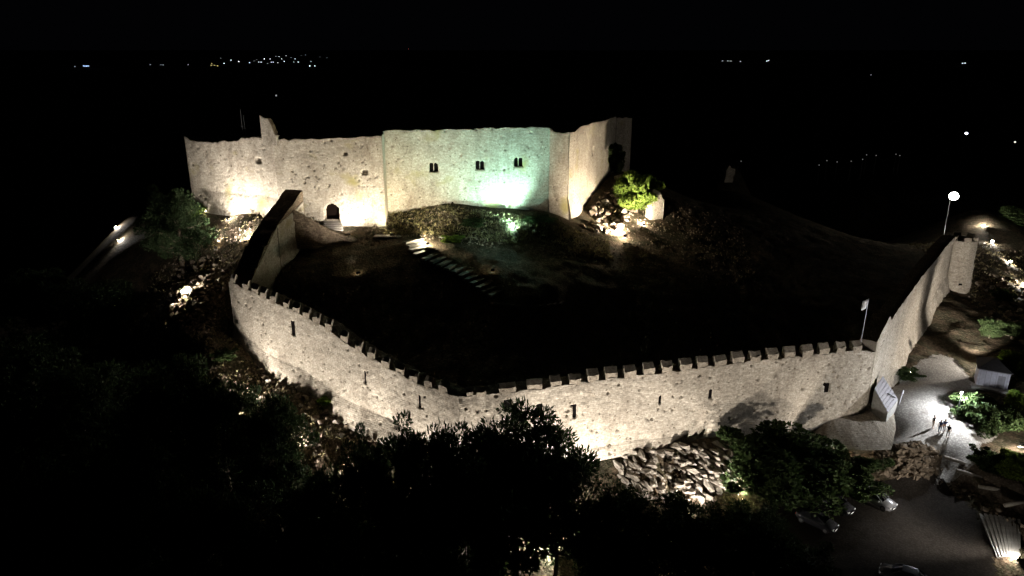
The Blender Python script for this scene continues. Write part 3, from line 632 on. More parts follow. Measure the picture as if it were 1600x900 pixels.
rocks('rock_outcrop', 'slope of pale jagged rocks with black gaps below the front wall', 'rocks', sp, RM, .4, 1.25, .65, elong=(1.55, .6))
sp = [hit(x, y) for x, y in scatter([(1385, 697), (1440, 692), (1465, 705), (1470, 735), (1440, 748), (1390, 745), (1360, 738), (1362, 705)], 190, 6, 3.6)]
rocks('rock_bank', 'brown stony bank between the wall talus and the dark car park', 'rocks', sp, RB, .3, .8, .9)
sp = [hit(x, y) for x, y in scatter([(1462, 748), (1495, 752), (1555, 795), (1600, 817), (1600, 827), (1552, 806), (1500, 775)], 26, 7, 5)]
rocks('rock_edging', 'line of rough stones edging the log-step path above the car park', 'rocks', sp, RB, .25, .6, .7)
sp = [hit(x, y) for x, y in scatter([(925, 330), (955, 285), (985, 268), (1000, 300), (985, 340), (960, 365), (900, 362), (920, 345)], 80, 8, 5)]
rocks('rock_slope', 'heap of fallen stones under the right corner of the keep', 'rocks', sp, RM[:3]+RB, .5, 1.3, .9)
sp = [hit(x, y) for x, y in scatter([(280, 420), (325, 400), (355, 425), (350, 470), (330, 530), (290, 520), (262, 470)], 170, 9, 6)]
rocks('rock_scree', 'brown scree of loose stones around the lamp left of the curtain wall', 'rocks', sp, RB, .4, 1.0, .8)
sp = [hit(x, y) for x, y in scatter([(1530, 430), (1600, 440), (1600, 540), (1560, 520), (1530, 470)], 50, 10, 6)]
rocks('rock_hillside', 'scattered stones on the lamplit bank right of the round tower', 'rocks', sp, RB+RM[:2], .5, 1.2, .8)
sp = [hit(x, y) for x, y in scatter([(395, 565), (500, 620), (600, 690), (560, 700), (470, 640), (400, 590)], 40, 12, 8)]
rocks('rock_strip', 'loose stones along the foot of the left curtain wall', 'rocks', sp, RB+RM[:2], .3, .9, .8)
# pebbles nobody could count
def pebbles(n):
    V = []; Fc = []; r = random.Random(4)
    regs = [([(-64, 84), (-30, 84), (-34, 116), (-60, 118)], .30), ([(-45, 66), (-8, 62), (50, 70), (50, 78), (0, 70), (-40, 92)], .28), ([(14, 108), (40, 108), (44, 140), (20, 140)], .12), ([(75, 80), (108, 80), (108, 150), (80, 150)], .15), ([(-24, 110), (14, 110), (14, 120), (-24, 118)], .15)]
    for poly, fr in regs:
        for x, y in scatter(poly, int(n*fr), r.random()):
            s = r.uniform(.08, .32); z = height(x, y); a = r.random()*6; b0 = len(V)
            for q in range(4): V.append((x+s*math.cos(a+q*1.57)*r.uniform(.6, 1.2), y+s*math.sin(a+q*1.57)*r.uniform(.6, 1.2), z-.06))
            V.append((x+s*r.uniform(-.3, .3), y+s*r.uniform(-.3, .3), z+s*r.uniform(.5, 1.1)))
            Fc += [(b0, b0+1, b0+4), (b0+1, b0+2, b0+4), (b0+2, b0+3, b0+4), (b0+3, b0, b0+4)]
    tag(put('pebbles', mesh('pebbles', V, Fc, M['rock2'])), 'loose pebbles and rubble littering the castle slopes', 'pebbles', kind='stuff')
pebbles(9000)

# ---------------------------------------------------------------- vegetation
def leaves(cents, rad, per, size, rng, up=.3, droop=1., needle=False):
    V = []; 
    for c, r in zip(cents, rad):
        d = rng.normal(size=(per, 3)); d /= np.linalg.norm(d, axis=1)[:, None]; rr = r*rng.uniform(.35, 1, (per, 1))**.5
        P = c+d*rr*np.array([1, 1, .7])
        t = rng.normal(size=(per, 3)); t = t*.6+d*.9; t[:, 2] += up; t /= np.linalg.norm(t, axis=1)[:, None]
        s = np.cross(t, rng.normal(size=(per, 3))); s /= np.linalg.norm(s, axis=1)[:, None]
        sz = size*rng.uniform(.6, 1.4, (per, 1)); w = sz*(.16 if needle else .36)
        V.append(np.stack([P-s*w*.3, P+t*sz*.5-s*w, P+t*sz, P+t*sz*.5+s*w], 1).reshape(-1, 3))
    V = np.concatenate(V); n = len(V)//4; Fc = np.arange(n*4).reshape(n, 4)
    return V, Fc
def fastmesh(name, V, Fc, mat):
    me = bpy.data.meshes.new(name); n = len(Fc); me.vertices.add(len(V)); me.vertices.foreach_set('co', V.ravel()); me.loops.add(n*4); me.loops.foreach_set('vertex_index', Fc.ravel().astype(np.int32))
    me.polygons.add(n); me.polygons.foreach_set('loop_start', np.arange(0, n*4, 4, dtype=np.int32)); me.materials.append(mat); me.update(calc_edges=True); return me
def make_tree(seed, H, R, kind):
    rng = np.random.default_rng(seed); r = random.Random(seed); tr = MB()
    bend = [(r.uniform(-.5, .5)*k_*.25, r.uniform(-.5, .5)*k_*.25, H*k_/6) for k_ in range(6)]
    r0 = H*.022+.08; tr.tube(bend, [r0*(1.15-.17*k_) for k_ in range(6)], 7)
    cents, rads = [], []; lb = MB()
    nl = 26 if kind == 'pine' else 18; lo = .3 if kind == 'pine' else .15
    for i in range(nl):
        f_ = lo+(1-lo)*(i+.5)/nl; z = H*f_; base = np.array([np.interp(z, [p[2] for p in bend], [p[0] for p in bend]), np.interp(z, [p[2] for p in bend], [p[1] for p in bend]), min(z, H*5/6)])
        prof = max(.12, 1-((f_-.58)/.47)**2)**.5
        a = i*2.4+r.uniform(-.4, .4); ln = R*prof*r.uniform(.7, 1.12); e = base+np.array([math.cos(a)*ln, math.sin(a)*ln, ln*r.uniform(.05, .4)+(z-base[2])])
        m_ = (base+e)/2+np.array([0, 0, -.1*ln]); lb.tube([base, m_, e], [r0*.42, r0*.28, .03], 5)
        for s_ in (1., .72, .45):
            c = base*(1-s_)+e*s_+rng.normal(size=3)*R*.06; cents.append(c); rads.append(R*r.uniform(.17, .32))
            if r.random() < .7: cents.append(c+rng.normal(size=3)*R*.14); rads.append(R*r.uniform(.08, .18))
    per = 230 if kind == 'pine' else 240
    V, Fc = leaves(cents, rads, per, {'pine': .42, 'olive': .26, 'wispy': .55}[kind], rng, .5 if kind != 'wispy' else 1.3, needle=kind != 'olive')
    return mesh('trunk', tr.v, tr.f, M['bark'], True), mesh('limb', lb.v, lb.f, M['bark'], True), V, Fc
TV = []
for s in range(4):
    a_, b_, V, Fc = make_tree(s+1, 13, 5.6, 'pine'); TV.append((a_, b_, fastmesh('crown', V, Fc, M['pine'])))
SV = []
for s in range(3):
    a_, b_, V, Fc = make_tree(s+40, 5, 3.0, 'olive'); cr_ = fastmesh('crown', V, Fc, M['olive']); _, _, V, Fc = make_tree(s+60, 5, 3.0, 'wispy'); SV.append((a_, b_, cr_, fastmesh('crown', V, Fc, M['bright'])))
def tree(name, label, cat, x, y, var, h, r, rz, group=None, z=None):
    v = TV[var % 4]; z = height(x, y)-.2 if z is None else z
    T = thing(name, label, cat, (x, y, z), rz, group); T.scale = (r/5.6, r/5.6, h/13)
    put('trunk', v[0], T); put('limb', v[1], T); put('crown', v[2], T); return T
def shrub(name, label, cat, x, y, var, h, r, rz, group=None, bright=False):
    v = SV[var % 3]; T = thing(name, label, cat, (x, y, height(x, y)-.25), rz, group); T.scale = (r/3., r/3., h/5)
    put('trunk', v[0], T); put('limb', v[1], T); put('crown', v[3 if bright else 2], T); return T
def tree_px(px, ytop, Y, var, wpx, label, group=None, rz=0, name='pine_tree'):
    p = atY(px, ytop, Y); z = height(p[0], p[1])-.2; dep = Y/ray(px, ytop)[1]
    return tree(name, label, 'tree', p[0], p[1], var, (p[2]-z)*.88, wpx*dep/F/2, rz, group, z)
GB = 'black pines in front of the curtain wall'
tree_px(806, 646, 62, 0, 225, 'tallest black pine silhouetted against the front wall bend', GB, .3)
tree_px(652, 662, 62, 1, 150, 'narrow black pine left of the tallest silhouette', GB, 1.2)
tree_px(566, 688, 62, 2, 104, 'round-topped black pine where the left wall foot is brightest', GB, 2.1)
tree_px(872, 700, 60, 3, 120, 'lower black pine on the right shoulder of the tallest silhouette', GB, 3.)
tree_px(725, 690, 58, 1, 180, 'black pine filling the gap between the two highest crowns', GB, 4.)
tree_px(960, 757, 60, 2, 130, 'low black pine just left of the pale rock slope', GB, 5.)
tree_px(1060, 790, 58, 0, 160, 'low black pine directly below the pale rock slope', GB, 1.)
tree_px(1170, 800, 57, 3, 150, 'low black pine between the rock slope and the parked cars', GB, 1.6)
tree_px(632, 775, 56, 2, 140, 'black pine in front of the glinting lamp left of centre', GB, .9)
tree_px(960, 838, 54, 1, 130, 'black pine at the bottom edge right of the shining lamp', GB, 2.9)
GL = 'dim pines on the left slope'
tree_px(415, 622, 70, 0, 120, 'dark green pine half lit beside the glinting lamp at left', GL, .5)
tree_px(335, 585, 74, 3, 115, 'dim pine just below the left corner of the curtain wall', GL, 1.5)
tree_px(478, 745, 62, 1, 120, 'dim pine with pale trunk below the left wall foot', GL, 2.5)
tree_px(268, 296, 112, 2, 96, 'dark pine standing against the left edge of the keep', GL, 3.1)
for i, (x, yt, Y, w, l_) in enumerate(((250, 560, 76, 150, 'dim pine mass left of the scree'), (120, 560, 84, 170, 'dim pine far out on the left slope, second row'), (30, 520, 92, 170, 'dim pine at the left edge of the picture, mid height'), (180, 690, 62, 170, 'dim pine low on the left slope'), (50, 720, 62, 180, 'dim pine low at the left edge'), (320, 740, 58, 150, 'dim pine low, nearest the pale trunks'), (420, 810, 54, 160, 'dim pine at the bottom left of centre'), (150, 440, 104, 110, 'dim pine below the paired lamps at left'), (60, 420, 112, 120, 'dim pine left of the paired lamps, further out'), (560, 860, 50, 150, 'dim pine at the bottom edge under the silhouettes'), (1240, 860, 54, 150, 'dark pine at the bottom edge left of the cars'))):
    tree_px(x, yt, Y, i, w, l_, GL, i*1.3)
GS = 'shrubs around the castle'
def shrub_px(px, pyb, wpx, hpx, label, var=0, bright=False, rz=0, cat='shrub'):
    p = hit(px, pyb); dep = p[1]/ray(px, pyb)[1]
    return shrub('shrub', label, cat, p[0], p[1], var, hpx*dep/F*.86, wpx*dep/F/2, rz, GS, bright)
shrub_px(1225, 770, 180, 92, 'large rounded dark green shrub tree in front of the right wall', 0, False, .4)
shrub_px(1315, 768, 100, 66, 'leafy green right flank of the large shrub tree above the cars', 1, False, 1.4)
shrub_px(1180, 740, 80, 50, 'small dark shrub at the right end of the rock slope', 2)
shrub_px(1516, 652, 60, 40, 'glossy dark shrub with a bright rim beside the walkers', 2, False, .2)
shrub_px(1545, 676, 72, 62, 'tall lamplit shrub below the pale hut', 0, False, 1.2)
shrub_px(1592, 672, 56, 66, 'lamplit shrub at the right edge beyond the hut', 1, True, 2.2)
shrub_px(1545, 733, 52, 32, 'low round bush beside the log steps', 1, False, 3.2)
shrub_px(1590, 752, 50, 50, 'bush leaning over the log steps at the right edge', 2, True, .2)
shrub_px(1546, 528, 32, 34, 'round green bush alone on the bank above the hut', 1, False, 1.)
shrub_px(1590, 580, 50, 32, 'yellowish bush behind the hut', 0, True, 2.)
shrub_px(1586, 525, 40, 24, 'low scrub on the bank at the right edge', 2, False, 2.6)
shrub_px(1416, 590, 36, 16, 'low dark green bush at the foot of the right wall', 1, False, .6)
shrub_px(1568, 470, 34, 20, 'grey green scrub below the lamp row', 0, False, .6)
shrub_px(1590, 350, 50, 30, 'dark scrub above the lamp row', 0, False, 1.6)
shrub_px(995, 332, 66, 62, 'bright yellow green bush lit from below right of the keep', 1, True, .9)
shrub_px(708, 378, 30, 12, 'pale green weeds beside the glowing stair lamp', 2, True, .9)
shrub_px(740, 352, 40, 12, 'grey green weeds on the mound before the keep', 0, False, .3)
shrub_px(840, 345, 46, 10, 'dark weeds on the mound right of the green lamp', 1, False, 2.3)
shrub_px(978, 262, 44, 44, 'dark creeper-like bush against the far right keep wall', 2, False, 1.3)
shrub_px(960, 272, 34, 50, 'dark bush under the right keep wall beside the creeper', 0, False, .3)
shrub_px(513, 632, 26, 17, 'small pale bush clinging to the left wall foot', 2, True, .3)
shrub_px(350, 560, 34, 16, 'low bush at the left wall corner', 1, False, .8)
shrub_px(300, 345, 40, 30, 'lamplit bush at the left foot of the keep', 1, True, .8)
# grass tufts
def grass(n):
    V = []; r = random.Random(8); P = []
    for poly, fr in (([(-64, 70), (-10, 60), (-34, 116), (-60, 118)], .45), ([(-22, 112), (16, 112), (16, 119), (-22, 119)], .25), ([(75, 70), (108, 70), (108, 150), (80, 150)], .3)):
        P += [(x, y, height(x, y)) for x, y in scatter(poly, int(n*fr), r.random())]
    P = np.array(P); V, Fc = leaves(P, [.25]*len(P), 10, .35, np.random.default_rng(5), 1.2, needle=True)
    tag(put('grass', fastmesh('grass', V, Fc, M['dry'])), 'dry grass tufts on the castle slopes', 'grass', kind='stuff')
grass(5000)

# ---------------------------------------------------------------- stairs in the court
stair = thing('court_stair', 'curving flight of shallow stone steps down into the dark court', 'steps', (0, 0, 0))
spx = [(646, 378), (651, 384), (655, 390), (660, 396), (672, 403), (684, 408), (695, 413), (706, 418), (717, 423), (728, 429), (738, 435), (747, 441), (757, 447), (766, 453), (775, 459)]
P = [hit(*q) for q in spx]
for i, p in enumerate(P):
    a = P[max(i-1, 0)]; c = P[min(i+1, len(P)-1)]; an = math.atan2(c[1]-a[1], c[0]-a[0])
    MB().box((0, 0, 0), (.85, 3.3, .3), 0).build('step', M['slate'], stair, loc=(p[0], p[1], p[2]+.18), rot=(0, 0, an*.75-.05))
w0, w1 = hit(585, 372), hit(715, 372)
ld = thing('landing', 'flat pale stone terrace strip at the top of the court steps', 'terrace', tuple((w0+w1)/2))
Lx = float(np.linalg.norm((w1-w0)[:2])); nsl = 9
for i in range(nsl): MB().box((-Lx/2+Lx*(i+.5)/nsl, 0, .22), (Lx/nsl-.03, 1.2+.15*(i % 2), .25)).build('slab', M['slab'], ld)
ld.rotation_euler = (0, 0, math.atan2(w1[1]-w0[1], w1[0]-w0[0]))
c0 = hit(770, 475); c1 = hit(880, 470)
cu = thing('kerb', 'faint curved line of low kerb stones in the dark court', 'kerb')
for i in range(12):
    p = hit(772+i*9.5, 475+5*math.sin(i*.28)); MB().box((0, 0, .1), (.95, .35, .3), .1*i).build('stone', M['slate'], cu, loc=tuple(p))

# log steps on the path down to the car park
lg = thing('log_steps', 'path of broad earth steps held by pale logs descending to the right', 'steps')
for i, (x0, y0, x1, y1) in enumerate(((1474, 725, 1524, 724), (1492, 746, 1548, 744), (1526, 772, 1586, 763), (1568, 797, 1612, 780))):
    p, q = hit(x0, y0), hit(x1, y1); z = (p[2]+q[2])/2+.2
    MB().tube([(p[0], p[1], z), ((p[0]+q[0])/2, (p[1]+q[1])/2, z+.04), (q[0], q[1], z)], [.2, .21, .18], 8).build('log', M['log'], lg, True)
PTH = [tuple(hit(x, y)) for x, y in ((1476, 727), (1526, 726), (1556, 742), (1600, 762), (1660, 790), (1660, 830), (1600, 805), (1556, 786), (1510, 762))]
drape('path', PTH, M['path'])
# ribbed ramp beside the bottom lamp
rb = thing('ribbed_ramp', 'ribbed concrete ramp catching grazing lamplight at the bottom right', 'ramp')
cs = [hit(1532, 803), hit(1592, 812), hit(1592, 868), hit(1560, 872)]
for i in range(17):
    f_ = i/16; p = cs[0]*(1-f_)+cs[1]*f_; q = cs[3]*(1-f_)+cs[2]*f_ if True else p
    z0, z1 = height(p[0], p[1])-.02, height(q[0], q[1])-.02; d_ = q-p; Ln_ = float(np.hypot(d_[0], d_[1]))
    MB().box((0, 0, 0), (Ln_*(1-.02*(i % 2)), .22+.03*(i % 3), .34)).build('rib', M['slab'], rb, loc=((p[0]+q[0])/2, (p[1]+q[1])/2, (z0+z1)/2-.06*(i % 2)-.08), rot=(0, -math.atan2(z1-z0, Ln_), math.atan2(d_[1], d_[0])))

# ---------------------------------------------------------------- gatehouse box, hut, flag
gt = hit(1380, 645); gb = thing('plank_shelter', 'pale boarded lean-to panel by the right wall corner', 'shelter', tuple(gt))
cT, cL, cR, cB = [Vector(atZ(*v))-Vector(gt) for v in ((1379, 588, 2.9), (1366, 608, 2.6), (1403, 625, .9), (1387, 645, .45))]
for i in range(7):
    a, c = cL.lerp(cB, i/7), cL.lerp(cB, (i+.88)/7); d, e = cT.lerp(cR, i/7), cT.lerp(cR, (i+.88)/7)
    nn3 = (cB-cL).cross(cT-cL).normalized(); nn3 = nn3*(.08 if nn3.z > 0 else -.08)
    b = MB(); v = [a, c, e, d]; b.add([*v, *[p+nn3 for p in v]], [(0, 3, 2, 1), (4, 5, 6, 7), (0, 1, 5, 4), (1, 2, 6, 5), (2, 3, 7, 6), (3, 0, 4, 7)]); b.build('board', M['paleboard'], gb)
g0 = lambda v: Vector((v.x, v.y, -.6)); i0, i1, i2, i3 = [v-Vector((0, 0, .06)) for v in (cL, cB, cR, cT)]
b = MB(); b.add([i0, i1, i2, i3, g0(i0), g0(i1), g0(i2), g0(i3)], [(0, 1, 5, 4), (1, 2, 6, 5), (2, 3, 7, 6), (3, 0, 4, 7)]); me_ = b.build('side_wall', M['slab'], gb)
MB().tube([cL.lerp(cR, .55)+Vector((0, 0, .25)), cL.lerp(cR, .85)+Vector((0, -.2, .2))], .09, 6).build('handrail', M['darkmetal'], gb)
pt = hit(1405, 632); pn = thing('signpost', 'thin white leaning post beside the boarded lean-to', 'post', tuple(pt))
MB().tube([(0, 0, 0), (.25, .1, 1.9)], .05, 6).build('post', M['plaster'], pn); MB().box((.25, .05, 1.7), (.12, .05, .5)).build('plate', M['plaster'], pn)
hp = hit(1549, 609); hut = thing('ticket_hut', 'small pale hut with dark pyramid roof beside the gate yard', 'hut', tuple(hp), -.5); s = 2.2
b = MB(); b.box((0, s, 1.2), (3.5, 3.6, 2.7)); b.build('wall', M['plaster'], hut)
MB().box((0, .22, 2.47), (3.56, .1, .16)).build('fascia', M['paleboard'], hut)
MB().add([(-2.0, .05, 2.55), (2.0, .05, 2.55), (2.0, 4.3, 2.55), (-2, 4.3, 2.55), (0, 2.1, 3.75), (-2, .05, 2.63), (2, .05, 2.63), (2, 4.3, 2.63), (-2, 4.3, 2.63)], [(0, 3, 2, 1), (5, 6, 4), (6, 7, 4), (7, 8, 4), (8, 5, 4), (0, 1, 6, 5), (1, 2, 7, 6), (2, 3, 8, 7), (3, 0, 5, 8)]).build('roof', M['roof'], hut)
for i in range(6): MB().box((-1.5+i*.6, .34, 1.25), (.03, .05, 2.3)).build('board_joint', M['paleboard'], hut)
MB().box((-.1, .1, .05), (4.3, 1.2, .3)).build('plinth', M['slab'], hut)
MB().box((.9, .36, 1.0), (.8, .07, 1.9)).build('door', M['paleboard'], hut)
fp = onwall(1350, 530, B, C); fp = fp+np.array([.3, 1.2, 0]); zt_ = zat(1352, 467, fp)
fg = thing('flagpole', 'white flag hanging from a pole on the wall near the right corner', 'flag', (fp[0], fp[1], fp[2]-1))
hF = zt_-fp[2]+1; MB().tube([(0, 0, 0), (.1, 0, hF)], .045, 6).build('pole', M['plaster'], fg)
V = []; Fc = []
for i in range(6):
    for j in range(5): V.append((.1-.13*i, .12*math.sin(i*1.3+j*.5), hF-.05-.24*j-.1*i*(j/6+.4)))
for i in range(5):
    for j in range(4): q = i*5+j; Fc.append((q, q+5, q+6, q+1))
fo = put('flag', mesh('flag', V, Fc, plain('white_cloth', (.7, .7, .7), .8), True), fg); sm = fo.modifiers.new('thickness', 'SOLIDIFY'); sm.thickness = .01

# ---------------------------------------------------------------- floodlights
def emitter(o, kind, power, col, loc, target=None, cone=120, rad=.15, blend=.6):
    l = bpy.data.lights.new('lamp_light', kind); l.energy = power; l.color = col; l.shadow_soft_size = rad
    q = bpy.data.objects.new('lamp_light', l); COL.objects.link(q); q.parent = o; q.location = loc
    if kind == 'SPOT':
        l.spot_size = math.radians(cone); l.spot_blend = blend
        q.rotation_euler = (Vector(target)-Vector(o.location)-Vector(loc)).to_track_quat('-Z', 'Y').to_euler()
WARM = (1, .87, .68); WW = (1, .93, .84); COOL = (.90, .94, 1.); GRN = (.50, 1., .84); YEL = (1, .92, .68)
FM = {}
PW, SPL = 3.4, 4.0
def flood(p, target, power, label, col=WARM, spill=60, cone=125, h=.45, lens='lampwarm', blend=.7, group='ground floodlights'):
    p = np.array(p, float); z = height(p[0], p[1]); d = Vector((target[0]-p[0], target[1]-p[1], 0)); yaw = math.atan2(d.y, d.x)
    T = thing('floodlight', label, 'floodlight', (p[0], p[1], z), 0, group)
    ca, sa = math.cos(yaw), math.sin(yaw)
    if 'b' not in FM:
        b = MB(); b.box((0, 0, 0), (.16, .5, .36)); FM['h'] = mesh('housing', b.v, b.f, M['darkmetal'])
        b = MB(); b.box((0, -.28, -.12), (.04, .03, .5)); b.box((0, .28, -.12), (.04, .03, .5)); b.box((0, 0, -.38), (.16, .6, .05)); FM['b'] = mesh('bracket', b.v, b.f, M['metal'])
        for l_ in ('lampwarm', 'lampcool', 'lampgreen'): b = MB(); b.box((0, 0, 0), (.03, .44, .30)); FM[l_] = mesh('lens', b.v, b.f, M[l_])
    put('housing', FM['h'], T, (0, 0, h), (0, -.45, yaw)); put('bracket', FM['b'], T, (0, 0, h-.05), (0, 0, yaw))
    put('lens', FM[lens], T, (.075*ca, .075*sa, h+.034), (0, -.45, yaw))
    power *= PW; spill *= SPL
    if power: emitter(T, 'SPOT', power, col, (.22*ca, .22*sa, h+.12), target, cone, .12, blend)
    if spill: emitter(T, 'POINT', spill, col, (.45*ca, .45*sa, h+.2), rad=.12)
    return T
def mid(P, Q, f_, z): q = P*(1-f_)+Q*f_; return (q[0], q[1], z)
# keep lamps
flood(hit(356, 349), mid(k['k0'], k['k1'], .62, 22), 1000, 'warm floodlight glaring at the left foot of the keep', WW, 200, h=.8, cone=160)
flood(hit(384, 385), mid(k['k0'], k['k1'], .5, 26), 4200, 'added warm floodlight, unseen behind the black rampart', WW, 0, h=.8, cone=150)  # added lamp, out of sight, to lift the left keep wall
flood(hit(316, 340), mid(k['k0'], k['k1'], .12, 22), 900, 'warm floodlight behind the bush at the keep left edge', WW, 20)
flood(hit(612, 370), mid(k['k1'], k['k2'], .85, 22), 1500, 'warm floodlight on the terrace right of the keep doorway', YEL, 0)
flood(hit(668, 385), mid(k['k2b'], k['k3'], .06, 26), 3400, 'yellow floodlight glaring beside the court steps', YEL, 600)
flood(hit(805, 360), mid(k['k2b'], k['k3'], .62, 28), 6200, 'green-white floodlight in the middle of the mound', GRN, 450, lens='lampgreen', cone=115)
flood(hit(1006, 354), atY(995, 310, 131), 3800, 'warm floodlight under the bright green bush', WARM, 330)
flood(hit(976, 378), mid(k['k3b'], k['k4'], .3, 22), 9500, 'warm floodlight lowest right of the keep', WARM, 330, h=1.1)
flood((67.0, 92.4), mid(C, D, .35, 5), 2900, 'added wide floodlight, unseen in the shade behind the hut', WW, 0, h=1., cone=110)  # added, unseen: brightens the dark middle of the right wall
flood(hit(545, 373), mid(k['k1'], k['k2'], .6, 22), 1500, 'added warm floodlight, unseen behind the foot of the rubble wall', WW, 0, h=.7, cone=150)  # unseen lamp put in to brighten the whole doorway wall
flood(hit(560, 432), mid(k['k1'], k['k2'], .5, 26), 2600, 'added unseen narrow floodlight in the dark court aimed at the doorway wall', WW, 0, h=.6, cone=72, blend=.9)  # extra unseen lamp added to even out the doorway wall
flood(hit(338, 395), mid(k['k0'], k['k1'], .45, 26), 2400, 'added unseen narrow floodlight on the left slope aimed at the left keep wall', WW, 0, h=.9, cone=80, blend=.9)  # farther lamp added, unseen, to spread light up the left wall
flood(hit(770, 430), mid(k['k2b'], k['k3'], .58, 27), 3600, 'added unseen narrow cool green floodlight in the dark court below the mound', (.62, 1., .93), 0, h=.8, cone=76, blend=.9)  # second green lamp added, unseen, to widen the wash
# west slope
flood(hit(285, 462), atY(340, 400, 100), 150, 'warm floodlight alone in the scree on the left slope', WW, 1100, h=.6)
flood(hit(181, 358), hit(225, 338), 60, 'upper of the two floodlights far left of the keep', WW, 520, h=.35)
flood(hit(184, 379), hit(222, 352), 60, 'lower of the two floodlights far left of the keep', WW, 520, h=.35)
# curtain wall lamps
def front(u, P, Q, out, zt_, pw, label, sp_=0, cone=135, col=WW):
    t = (Q-P)[:2]/np.linalg.norm((Q-P)[:2]); n = np.array([t[1], -t[0]]); a = P[:2]+t*u; p = a+n*out
    return flood((*p, 0), (a[0], a[1], zt_), pw, label, col, sp_, cone)
front(9, A, B, 6.5, 9, 3000, 'warm floodlight near the upper end of the left curtain wall', 0)
front(20, A, B, 6.5, 7, 4200, 'warm floodlight in the trees below the middle of the left curtain wall', 0)
front(LAB-5, A, B, 5, 4, 5000, 'warm floodlight at the foot of the wall bend, left side', 0)
front(4, B, C, 6, 4, 3600, 'warm floodlight hidden behind the tallest pine', 0)
front(12, B, C, 6.5, 4, 5600, 'warm floodlight hidden behind the right shoulder pine', 0)
front(24, B, C, 9.5, 4, 3200, 'warm floodlight below the rock slope', 0)
front(45, B, C, 5.5, 5, 1300, 'added warm floodlight, unseen behind the leafy right flank of the large shrub', 0)  # added unseen lamp brightening the wall corner and its sloping base
front(30.5, B, C, 7.5, 8, 2500, 'added unseen warm floodlight between the rock slope and the large shrub tree', 0)  # added unseen lamp filling in the dim right part of the front wall
flood(hit(862, 866), (-26, 86, 8), 3500, 'bright floodlight shining through branches at the bottom centre', WW, 1500)
flood(hit(545, 777), (-20, 84, 4), 3000, 'floodlight glinting between pines left of centre', WW, 300)
flood(hit(362, 655), (-30, 90, 6), 1500, 'floodlight glinting through the pine on the left slope', WW, 200)
flood(hit(1590, 876), (27, 79, 11), 4600, 'bright floodlight at the bottom right beside the ribbed ramp', WW, 130, h=.3, cone=112)
flood(hit(1592, 712), hit(1560, 665), 160, 'floodlight among the shrubs at the right picture edge', WW, 330, h=1.5)
# right wall and tower
for i, (x, y, l_) in enumerate(((1518, 328, 'smallest, farthest floodlight of the row beyond the round tower'), (1541, 355, 'second farthest floodlight of the row beyond the round tower'), (1550, 380, 'floodlight immediately right of the round tower'), (1578, 412, 'nearest floodlight of the row right of the round tower'), (1604, 446, 'floodlight at the right picture edge below the row'))):
    flood(hit(x, y), tuple(D+np.array([2, -2, 0])) if i > 1 else hit(x-30, y-12), 1500, l_, WW, 520)
flood((64.8, 93.8), tuple(D+np.array([3, 0, -3])), 9000, 'added narrow floodlight, unseen in the shade behind the hut', WW, 0, h=1.3, cone=60)  # unseen lamp added to light the round tower
flood(hit(1424, 588), mid(C, D, .25, 5), 600, 'floodlight lighting the near part of the right wall', WW, 0)
# mast lamp inside the court
mp_ = atY(1486, 305, 150); mz = height(mp_[0], mp_[1]); ms = thing('lamp_mast', 'tall thin mast carrying a glaring white lamp behind the round tower', 'street lamp', (mp_[0], mp_[1], mz))
hm = mp_[2]-mz; MB().tube([(0, 0, 0), (0, 0, hm)], [.12, .06], 8).build('pole', M['metal'], ms); MB().box((0, -.2, hm), (.9, .5, .3)).build('lamp_head', M['metal'], ms)
MB().tube([(0, -1.0, hm-.8), (0, -1.0, hm-.55), (0, -1.0, hm), (0, -1.0, hm+.55), (0, -1.0, hm+.8)], [.25, .7, .92, .7, .25], 14).build('lens', plain('mast_lens', (1, 1, 1), emit=(1, .97, .86), estr=30), ms)
emitter(ms, 'POINT', 900, (1, .95, .85), (0, -2.3, hm), rad=.3)
# yard lamp in the bushes
yl = hit(1494, 655); yo = thing('yard_lamp', 'cool white lamp on a short post hidden in the shrub beside the walkers', 'street lamp', (yl[0], yl[1], height(yl[0], yl[1]))); hy = 3.4
MB().tube([(0, 0, 0), (0, 0, hy)], .05, 8).build('pole', M['darkmetal'], yo); MB().tube([(0, 0, hy), (0, 0, hy+.3)], [.08, .1], 8).build('lens', M['lampcool'], yo); MB().tube([(0, 0, hy+.31), (0, 0, hy+.38)], [.14, .06], 8).build('cap', M['darkmetal'], yo)
emitter(yo, 'POINT', 5800, COOL, (-.2, -.25, hy+.1), rad=.12)

